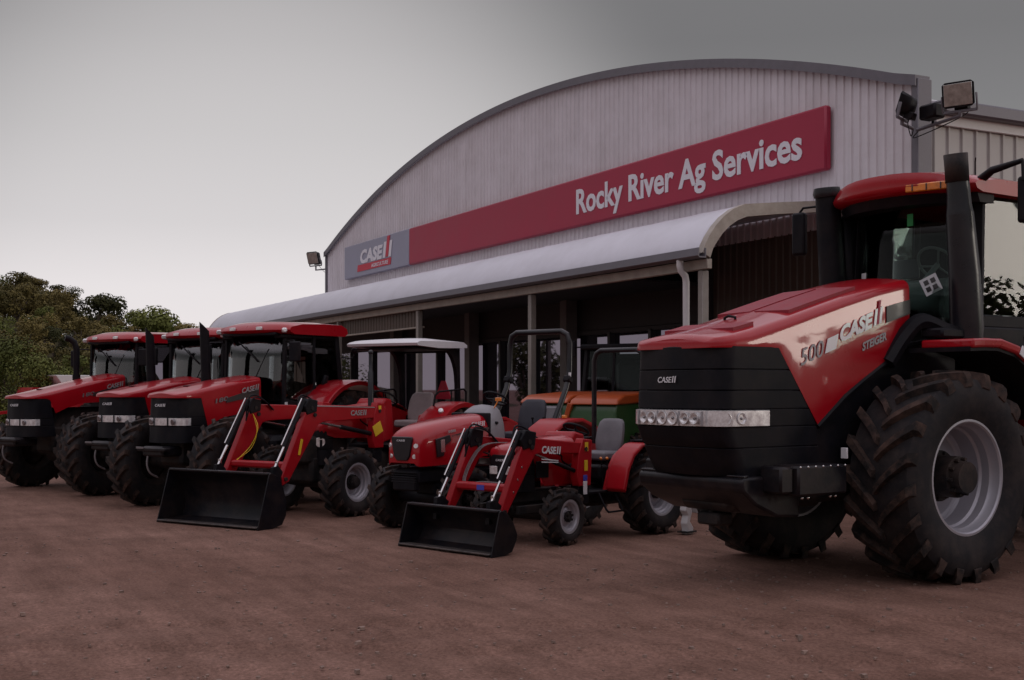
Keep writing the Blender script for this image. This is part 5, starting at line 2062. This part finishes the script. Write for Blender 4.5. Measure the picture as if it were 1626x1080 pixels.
def make_ground():
    def axis(dense0, dense1, step, far0, far1):
        a = []
        x = dense0
        while x < dense1:
            a.append(x)
            x += step
        a.append(dense1)
        lo, hi = [], []
        s = step
        x = dense0
        while x > far0:
            s *= 1.5
            x -= s
            lo.append(x)
        s = step
        x = dense1
        while x < far1:
            s *= 1.5
            x += s
            hi.append(x)
        return lo[::-1] + a + hi
    rs = axis(-9, 9, .11, -900, 900)
    qs = axis(5, 20, .11, -900, 1200)
    from mathutils import noise
    vs = []
    for q in qs:
        for r in rs:
            d = max(0, 1 - max(abs(r) / 14, abs(q - 12) / 14))
            z = 0
            if d > 0:
                n1 = noise.noise(Vector((r * .55, q * .55, 0)))
                n2 = noise.noise(Vector((r * 2.3 + 5, q * 3.1, 3)))
                n3 = noise.noise(Vector((r * 6.1, q * 7.1, 9)))
                fw = min(1, max(0, (11.0 - q) / 3) + .25)
                z = (.035 * n1 + .020 * n2 + .010 * n3) * fw * min(1, d * 4) - .012 * fw
                # a few wheel ruts running across the yard
                for (c, a, w) in ((7.2, .10, .28), (8.6, -.06, .25), (6.1, .22, .3), (9.6, .05, .22)):
                    dd = abs(q - (c + a * r + .15 * math.sin(r * .9 + c)))
                    if dd < w:
                        k = math.cos(dd / w * PI / 2)
                        z += -.034 * k * k + .016 * math.sin(dd / w * PI) + .012 * k * math.sin(r * 23 + 5 * dd)
            vs.append(W(r, q, z))
    nr = len(rs)
    b = MB()
    b.add(vs, [(j * nr + i, j * nr + i + 1, (j + 1) * nr + i + 1, (j + 1) * nr + i) for j in range(len(qs) - 1) for i in range(nr - 1)])
    m = bpy.data.materials.new('dirt_yard')
    m.use_nodes = True
    nt = m.node_tree
    p = nt.nodes['Principled BSDF']
    p.inputs['Roughness'].default_value = .92
    p.inputs['Specular IOR Level'].default_value = .15
    tc = nt.nodes.new('ShaderNodeTexCoord')

    def nz(scale, detail=6, rough=.6, vec=None):
        n = nt.nodes.new('ShaderNodeTexNoise')
        n.inputs['Scale'].default_value = scale
        n.inputs['Detail'].default_value = detail
        n.inputs['Roughness'].default_value = rough
        nt.links.new(vec or tc.outputs['Object'], n.inputs['Vector'])
        return n

    def ramp(src, a, b_, p0, p1):
        r = nt.nodes.new('ShaderNodeValToRGB')
        r.color_ramp.elements[0].color = (*a, 1)
        r.color_ramp.elements[1].color = (*b_, 1)
        r.color_ramp.elements[0].position = p0
        r.color_ramp.elements[1].position = p1
        nt.links.new(src, r.inputs['Fac'])
        return r

    def mix(kind, fac, a, b_):
        x = nt.nodes.new('ShaderNodeMixRGB')
        x.blend_type = kind
        if isinstance(fac, float):
            x.inputs['Fac'].default_value = fac
        else:
            nt.links.new(fac, x.inputs['Fac'])
        nt.links.new(a, x.inputs['Color1'])
        nt.links.new(b_, x.inputs['Color2'])
        return x
    big = ramp(nz(.22, 5).outputs['Fac'], (.200, .114, .088), (.275, .167, .134), .35, .68)
    mid = ramp(nz(1.6, 6, .7).outputs['Fac'], (.70, .68, .66), (1.16, 1.15, 1.15), .30, .72)
    fine = ramp(nz(34, 4, .75).outputs['Fac'], (.55, .53, .52), (1.35, 1.34, 1.34), .30, .72)
    mp = nt.nodes.new('ShaderNodeMapping')
    mp.inputs['Rotation'].default_value = (0, 0, -(math.atan2(CD, SD)))
    mp.inputs['Scale'].default_value = (.35, 2.6, 1)
    nt.links.new(tc.outputs['Object'], mp.inputs['Vector'])
    strk = ramp(nz(1.1, 7, .7, mp.outputs['Vector']).outputs['Fac'], (.72, .68, .65), (1.18, 1.16, 1.15), .32, .68)
    c0 = mix('MULTIPLY', 1.0, big.outputs[0], strk.outputs[0])
    c1 = mix('MULTIPLY', 1.0, c0.outputs[0], mid.outputs[0])
    c2 = mix('MULTIPLY', 1.0, c1.outputs[0], fine.outputs[0])
    vo = nt.nodes.new('ShaderNodeTexVoronoi')
    vo.inputs['Scale'].default_value = 42
    nt.links.new(tc.outputs['Object'], vo.inputs['Vector'])
    peb = ramp(vo.outputs['Distance'], (1, 1, 1), (0, 0, 0), .14, .22)
    sel = ramp(vo.outputs['Color'], (0, 0, 0), (.55, .55, .55), .70, .76)
    pm_ = mix('MULTIPLY', 1.0, peb.outputs[0], sel.outputs[0])
    st = nt.nodes.new('ShaderNodeRGB')
    st.outputs[0].default_value = (.36, .26, .22, 1)
    c3 = mix('MIX', pm_.outputs[0], c2.outputs[0], st.outputs[0])
    # scattered dark leaf litter patches
    lit = ramp(nz(5.5, 8, .8).outputs['Fac'], (0, 0, 0), (1, 1, 1), .60, .66)
    lsel = ramp(nz(.55, 3).outputs['Fac'], (0, 0, 0), (.7, .7, .7), .56, .66)
    lm = mix('MULTIPLY', 1.0, lit.outputs[0], lsel.outputs[0])
    dk = nt.nodes.new('ShaderNodeRGB')
    dk.outputs[0].default_value = (.075, .042, .028, 1)
    c4 = mix('MIX', lm.outputs[0], c3.outputs[0], dk.outputs[0])
    nt.links.new(c4.outputs[0], p.inputs['Base Color'])
    a1 = nt.nodes.new('ShaderNodeMath')
    a1.operation = 'ADD'
    nt.links.new(nz(28, 6, .75).outputs['Fac'], a1.inputs[0])
    nt.links.new(nz(4.5, 6, .7).outputs['Fac'], a1.inputs[1])
    a2 = nt.nodes.new('ShaderNodeMath')
    a2.operation = 'MULTIPLY_ADD'
    nt.links.new(pm_.outputs[0], a2.inputs[0])
    a2.inputs[1].default_value = .8
    nt.links.new(a1.outputs[0], a2.inputs[2])
    bp = nt.nodes.new('ShaderNodeBump')
    bp.inputs['Strength'].default_value = .55
    bp.inputs['Distance'].default_value = .03
    nt.links.new(a2.outputs[0], bp.inputs['Height'])
    nt.links.new(bp.outputs['Normal'], p.inputs['Normal'])
    o = b.obj('ground', m, None, sharp=180)
    tag(o, 'reddish brown dirt yard in front of the shed', None, kind='structure')
    # loose stones
    stone = pm('yard_stone', (.24, .165, .135), .9, var=.35, vscale=3)
    b = MB()
    rr = random.Random(3)
    for k in range(1500):
        q = 5.2 + 11 * rr.random() ** 1.6
        r = rr.uniform(-.46, .46) * q
        s = rr.uniform(.006, .016) * (1.6 if rr.random() < .06 else 1)
        c = W(r, q, s * .25 - .004)
        vv = []
        for j in range(8):
            vv.append(c + Vector(((1 if j & 1 else -1) * s * rr.uniform(.5, 1), (1 if j & 2 else -1) * s * rr.uniform(.5, 1), (1 if j & 4 else -1) * s * rr.uniform(.35, .7))))
        b.add(vv, [(0, 1, 3, 2), (4, 5, 7, 6), (0, 1, 5, 4), (2, 3, 7, 6), (0, 2, 6, 4), (1, 3, 7, 5)])
    o = b.obj('loose_stones', stone, None)
    tag(o, 'small loose stones scattered over the dirt yard', 'stones', kind='stuff')


make_ground()

# ------------------------------------------------------------------ hill and trees
def hill_h(r, q):
    a = r / max(q, 1)                      # bearing
    s = min(1, max(0, (q - 72) / 58))
    s = s * s * (3 - 2 * s)
    g = interp([(-1.0, 0), (-.80, 2.0), (-.60, 8), (-.50, 10), (-.42, 9.6), (-.385, 9.0), (-.345, 6.0), (-.31, 4.4), (-.285, 3.0), (-.26, 1.9), (-.235, .8), (-.20, 0), (0, 0)], a)
    return g * s


def make_hill():
    from mathutils import noise
    b = MB()
    rs = [-190 + 4 * i for i in range(48)]
    qs = [68 + 4 * i for i in range(40)]
    vs = []
    for q in qs:
        for r in rs:
            h = hill_h(r, q)
            vs.append(W(r, q, h + (noise.noise(Vector((r * .08, q * .08, 0))) * .6 if h > .5 else 0) - .12))
    n = len(rs)
    b.add(vs, [(j * n + i, j * n + i + 1, (j + 1) * n + i + 1, (j + 1) * n + i) for j in range(len(qs) - 1) for i in range(n - 1)])
    m = pm('hill_scrub', (.055, .047, .024), .95, var=.4, vscale=.3, bump=.6, bscale=1.5, spec=.1)
    o = b.obj('hillside', m, None, sharp=180)
    tag(o, None, None, kind='structure')


make_hill()


def crown_mesh(seed, rad, height, nclump, per, leaf, flat=1.0, base=.45, name='crown', mat=LEAF, droop=False):
    rr = random.Random(seed)
    b = MB()
    cl = []
    for k in range(nclump):
        a = rr.uniform(0, 2 * PI)
        u = rr.random() ** .5
        z = rr.uniform(0, 1)
        env = math.sin(PI * (.12 + .80 * z)) ** .7
        cl.append((math.cos(a) * u * rad * env, math.sin(a) * u * rad * env, height * (base + (1 - base) * z * .92), rad * rr.uniform(.24, .42)))
    for (x, y, z, cr) in cl:
        for j in range(per):
            while True:
                d = Vector((rr.uniform(-1, 1), rr.uniform(-1, 1), rr.uniform(-1, 1)))
                if .1 < d.length < 1:
                    break
            dl = d.length
            d = d / dl * dl ** .45
            c = Vector((x, y, z)) + Vector((d.x * cr, d.y * cr, d.z * cr * flat))
            if droop:
                c.z -= abs(d.x * d.y) * cr * .6
            s = leaf * rr.uniform(.6, 1.25)
            nrm = (d + Vector((rr.uniform(-.35, .35), rr.uniform(-.35, .35), rr.uniform(-.15, .55)))).normalized()
            t = nrm.orthogonal().normalized()
            t = (Matrix.Rotation(rr.uniform(0, 2 * PI), 3, nrm) @ t)
            w = nrm.cross(t)
            b.add([c - t * s * .5, c + w * s * .32, c + t * s * .5, c - w * s * .32], [(0, 1, 2, 3)])
    o = b.obj(name, mat, None, sharp=180)
    me = o.data
    me.polygons.foreach_set('use_smooth', [False] * len(me.polygons))
    bpy.data.objects.remove(o)
    # trunk and limbs
    b = MB()
    tr = height * .022 + .06
    top = Vector((rr.uniform(-.1, .1) * rad, rr.uniform(-.1, .1) * rad, height * (base + .12)))
    b.tube([(0, 0, -.4), (top.x * .3, top.y * .3, height * base * .5), top], [tr * 1.3, tr, tr * .6], n=8)
    for (x, y, z, cr) in cl[::2]:
        p0 = Vector((top.x * .5, top.y * .5, height * base * rr.uniform(.55, 1.0)))
        p2 = Vector((x, y, z))
        p1 = p0.lerp(p2, .5) + Vector((0, 0, .06 * height))
        b.tube([p0, p1, p2], [tr * .5, tr * .32, tr * .1], n=5)
    o = b.obj('trunk', BARK, None)
    mt = o.data
    bpy.data.objects.remove(o)
    return me, mt


def plant_tree(name, meshes, loc, s, label, group=None, rz=None, cat='tree'):
    me, mt = meshes
    t = bpy.data.objects.new(name, mt)
    COL.objects.link(t)
    t.location = loc
    t.scale = (s, s, s)
    t.rotation_euler = (0, 0, rnd.uniform(0, 6.28) if rz is None else rz)
    mt.name = 'trunk'
    c = bpy.data.objects.new('crown', me)
    COL.objects.link(c)
    c.parent = t
    tag(t, label, cat, group)
    return t


KINDS = [crown_mesh(11 + i, 2.7, 6.0, 20, 150, .30, flat=.78, base=.36, mat=LEAF) for i in range(3)] + \
        [crown_mesh(31 + i, 2.5, 5.2, 18, 150, .29, flat=.8, base=.28, mat=LEAFG) for i in range(2)] + \
        [crown_mesh(51, 2.6, 5.6, 18, 150, .30, flat=.78, base=.32, mat=LEAFD)]
rt = random.Random(5)
cnt = 0
pts = []
tries = 0
while cnt < 185 and tries < 6000:
    tries += 1
    q = 80 + 66 * rt.random()
    a = rt.uniform(-.435, -.262)
    r = a * q
    if hill_h(r, q) < .4:
        continue
    if any((r - x) ** 2 + (q - y) ** 2 < 9.5 for x, y in pts):
        continue
    pts.append((r, q))
    k = rt.choice((0, 1, 2, 0, 1, 2, 3, 4, 5)) if a < -.34 else rt.choice((0, 3, 4, 3, 4, 1))
    plant_tree('gum_tree', KINDS[k], W(r, q, hill_h(r, q) - .2), rt.uniform(.50, .80), 'olive and brown scrubby tree in the mass covering the hillside',
               'trees massed on the hillside')
    cnt += 1
# skyline and foreground individuals
UMB = crown_mesh(77, 3.6, 7.5, 16, 150, .30, flat=.5, base=.62, mat=LEAFD)
UMB2 = crown_mesh(78, 3.0, 6.5, 14, 150, .30, flat=.5, base=.58, mat=LEAF)
ROUND = crown_mesh(79, 2.8, 4.6, 26, 150, .26, flat=.75, base=.25, mat=LEAFG)
BUSHY = crown_mesh(80, 3.0, 5.6, 36, 220, .22, flat=1.25, base=.12, mat=LEAFG, droop=True)


def sky_tree(px, ytop, q, kind, hgt, label, name='gum_tree'):
    r = (px - 813) / F_ * q
    ztop = H_ + (YH - ytop) / F_ * q
    g = hill_h(r, q) - .2
    s = (ztop - g) / hgt
    return plant_tree(name, kind, W(r, q, g), max(.3, s), label, None, rz=px * .7)


sky_tree(8, 443, 128, UMB, 7.6, 'dark tall gum tree at the left edge of the skyline')
sky_tree(52, 441, 130, UMB2, 6.6, 'umbrella shaped gum tree on the skyline with sky showing between its stems')
sky_tree(92, 452, 126, UMB, 7.6, 'smaller umbrella gum tree on the skyline right of the umbrella shaped one')
sky_tree(150, 468, 128, KINDS[5], 5.8, 'dark bushy tree standing up alone where the skyline falls')
sky_tree(176, 474, 130, KINDS[5], 5.8, 'dark ragged tree just right of the lone dark skyline tree')
sky_tree(234, 490, 124, ROUND, 4.7, 'rounded light green tree on the lower skyline, left of its twin')
sky_tree(262, 497, 122, ROUND, 4.7, 'rounded green tree at the right end of the hill, beside its twin')
sky_tree(302, 514, 118, UMB2, 6.6, 'small open tree beside the far end of the verandah roof')
sky_tree(20, 545, 62, BUSHY, 5.8, 'big light green weeping bush low in front of the hillside', 'weeping_bush')
sky_tree(62, 572, 60, BUSHY, 5.8, 'small green bush right of the big weeping bush', 'weeping_bush')
# trees round the yard, seen in the glass and paint reflections
plant_tree('gum_tree', crown_mesh(90, 2.2, 4.4, 22, 90, .34, flat=.9, base=.28, mat=LEAFD), (-58, -2.2, 0), 1.0, 'dark tree reflected in the shopfront glass', None)
for i, (r, q, s) in enumerate(((34, 3, .75), (37, -3.5, .95), (34, 13.2, 1.15), (40, -9, 1.1), (36, -14, .9), (46, 14, .8))):
    plant_tree('gum_tree', KINDS[(i * 2) % 6], W(r, q, 0), s, 'tree across the yard to the right, outside the picture', 'trees across the yard')


glow_blocker = copy_tree(GIANT)  # added unseen copy, blocks low sun to cut dark shapes into the bonnet reflection
glow_blocker.location = W(16.5, 10.6)
glow_blocker.rotation_euler = (0, 0, -(R(97) + DEL))
glow_blocker['label'] = 'added copy of the huge red articulated tractor, unseen on the right, placed to shape the bonnet reflection'


# ------------------------------------------------------------------ small things
def small_things():
    t = empty('stand_leg', W(2.24, 15.6), -(R(40) + DEL))
    tag(t, 'white curved metal stand foot on the dirt behind the compact tractor\'s rear wheel', 'stand')
    b = MB()
    b.prism([(.10, .42), (.02, .40), (-.03, .28), (.02, .16), (-.06, .08), (-.05, 0), (.08, 0), (.07, .06), (.10, .14), (.06, .24), (.12, .30)], -.05, .05)
    b.obj('leg', WHITEP, t, bev=.012)
    b = MB()
    b.box((.02, 0, .03), (.22, .16, .02), ch=.004)
    b.obj('foot', IRON, t)
    # far machinery
    t = empty('seed_trailer', W(-21.6, 60), -(R(50) + DEL))
    tag(t, 'distant red farm implement with white bin, parked beyond the row of cab tractors', 'implement')
    b = MB()
    b.prism([(-2.6, .8), (-2.2, 1.9), (2.2, 1.9), (2.6, .8)], -1.0, 1.0)
    b.bar((2.4, 0, .8), (4.2, 0, .6), .15, .15)
    b.obj('body', REDM, t, bev=.05)
    b = MB()
    b.prism([(-.4, 1.9), (-.8, 2.5), (1.0, 2.5), (.6, 1.9)], -.7, .7)
    b.obj('bin', WHITEP, t, bev=.03)
    b = MB()
    b.tube([(-1.6, 0, 1.9), (-1.6, 0, 2.4)], .04, n=8)
    b.ball((-1.6, 0, 2.46), .16, 8)
    b.obj('beacon', AMBER, t)
    for s in (1, -1):
        wheel(t, (-.5, s * 1.15, .6), .6, .35, .3, nl=14, lh=.04, side=s, hub=(.1, .1), bolts=6)


small_things()

# ------------------------------------------------------------------ camera, sky, sun
cam = bpy.data.cameras.new('camera')
cam.sensor_width = 36
cam.lens = F_ / 1626 * 36
cam.shift_y = (YH - 540) / 1626
cam.clip_end = 5000
cam.clip_start = .1
co = bpy.data.objects.new('camera', cam)
COL.objects.link(co)
co.location = (0, 0, H_)
co.rotation_euler = (R(90), 0, math.atan2(CD, SD))
SC.camera = co

SUN_AZ = W(1.0, -.10)            # direction towards the sun (world)
SUN_EL = R(6)
sd = Vector((SUN_AZ.x, SUN_AZ.y, 0)).normalized() * math.cos(SUN_EL) + Vector((0, 0, math.sin(SUN_EL)))
sl = bpy.data.lights.new('sun', 'SUN')
sl.energy = 0.36
sl.angle = R(13)
sl.color = (1.0, .90, .80)
so = bpy.data.objects.new('sun', sl)
COL.objects.link(so)
so.rotation_euler = sd.to_track_quat('Z', 'Y').to_euler()

w = bpy.data.worlds.new('World')
SC.world = w
w.use_nodes = True
nt = w.node_tree
nt.nodes.clear()
out = nt.nodes.new('ShaderNodeOutputWorld')
bg = nt.nodes.new('ShaderNodeBackground')
sky = nt.nodes.new('ShaderNodeTexSky')
sky.sky_type = 'NISHITA'
sky.sun_disc = False
sky.sun_elevation = SUN_EL
# Blender's sky: rotation 0 puts the sun on +Y, growing clockwise seen from above
sky.sun_rotation = math.atan2(sd.x, sd.y)
sky.air_density = 1.0
sky.dust_density = 2.5
sky.ozone_density = 1.0
hs = nt.nodes.new('ShaderNodeHueSaturation')
hs.inputs['Saturation'].default_value = .22
nt.links.new(sky.outputs[0], hs.inputs['Color'])
tc = nt.nodes.new('ShaderNodeTexCoord')
sx = nt.nodes.new('ShaderNodeSeparateXYZ')
nt.links.new(tc.outputs['Generated'], sx.inputs[0])
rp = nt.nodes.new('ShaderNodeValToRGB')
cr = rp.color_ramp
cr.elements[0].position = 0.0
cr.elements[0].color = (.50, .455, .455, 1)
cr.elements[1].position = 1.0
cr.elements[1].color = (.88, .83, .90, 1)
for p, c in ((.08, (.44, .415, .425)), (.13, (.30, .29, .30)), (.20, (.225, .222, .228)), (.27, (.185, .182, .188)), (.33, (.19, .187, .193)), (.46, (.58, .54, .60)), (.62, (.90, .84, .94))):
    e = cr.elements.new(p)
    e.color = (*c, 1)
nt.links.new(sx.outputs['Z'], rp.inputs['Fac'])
# afterglow low in the sky beyond the far end of the shed
gd = W(math.sin(R(-11.5)), math.cos(R(-11.5)), math.tan(R(2.5))).normalized()
dp = nt.nodes.new('ShaderNodeVectorMath')
dp.operation = 'DOT_PRODUCT'
nrm = nt.nodes.new('ShaderNodeVectorMath')
nrm.operation = 'NORMALIZE'
nt.links.new(tc.outputs['Generated'], nrm.inputs[0])
nt.links.new(nrm.outputs[0], dp.inputs[0])
dp.inputs[1].default_value = gd
mr = nt.nodes.new('ShaderNodeMapRange')
mr.interpolation_type = 'SMOOTHERSTEP'
mr.inputs['From Min'].default_value = math.cos(R(24))
mr.inputs['From Max'].default_value = 1.0
nt.links.new(dp.outputs['Value'], mr.inputs['Value'])
gl = nt.nodes.new('ShaderNodeMixRGB')
gl.blend_type = 'ADD'
gl.inputs['Fac'].default_value = 1
gm = nt.nodes.new('ShaderNodeMixRGB')
gm.inputs['Color1'].default_value = (0, 0, 0, 1)
gm.inputs['Color2'].default_value = (.42, .40, .40, 1)
nt.links.new(mr.outputs[0], gm.inputs['Fac'])
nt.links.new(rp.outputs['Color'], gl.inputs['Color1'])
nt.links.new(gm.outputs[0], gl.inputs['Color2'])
# thin even cloud veil: the clear-sky colour is mostly replaced by the veil's own luminance
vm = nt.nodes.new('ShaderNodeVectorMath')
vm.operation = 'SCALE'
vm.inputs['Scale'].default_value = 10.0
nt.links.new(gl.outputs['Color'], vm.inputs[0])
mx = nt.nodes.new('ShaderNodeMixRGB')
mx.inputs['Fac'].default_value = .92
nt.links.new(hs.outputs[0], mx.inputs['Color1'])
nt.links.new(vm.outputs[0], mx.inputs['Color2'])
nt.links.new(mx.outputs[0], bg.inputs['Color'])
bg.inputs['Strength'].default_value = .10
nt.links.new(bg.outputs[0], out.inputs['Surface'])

vs = SC.view_settings
vs.view_transform = 'Standard'
vs.look = 'None'
vs.exposure = 0
vs.gamma = 1
SC.render.engine = 'CYCLES'
SC.cycles.max_bounces = 8
SC.cycles.transparent_max_bounces = 16
SC.cycles.use_denoising = True
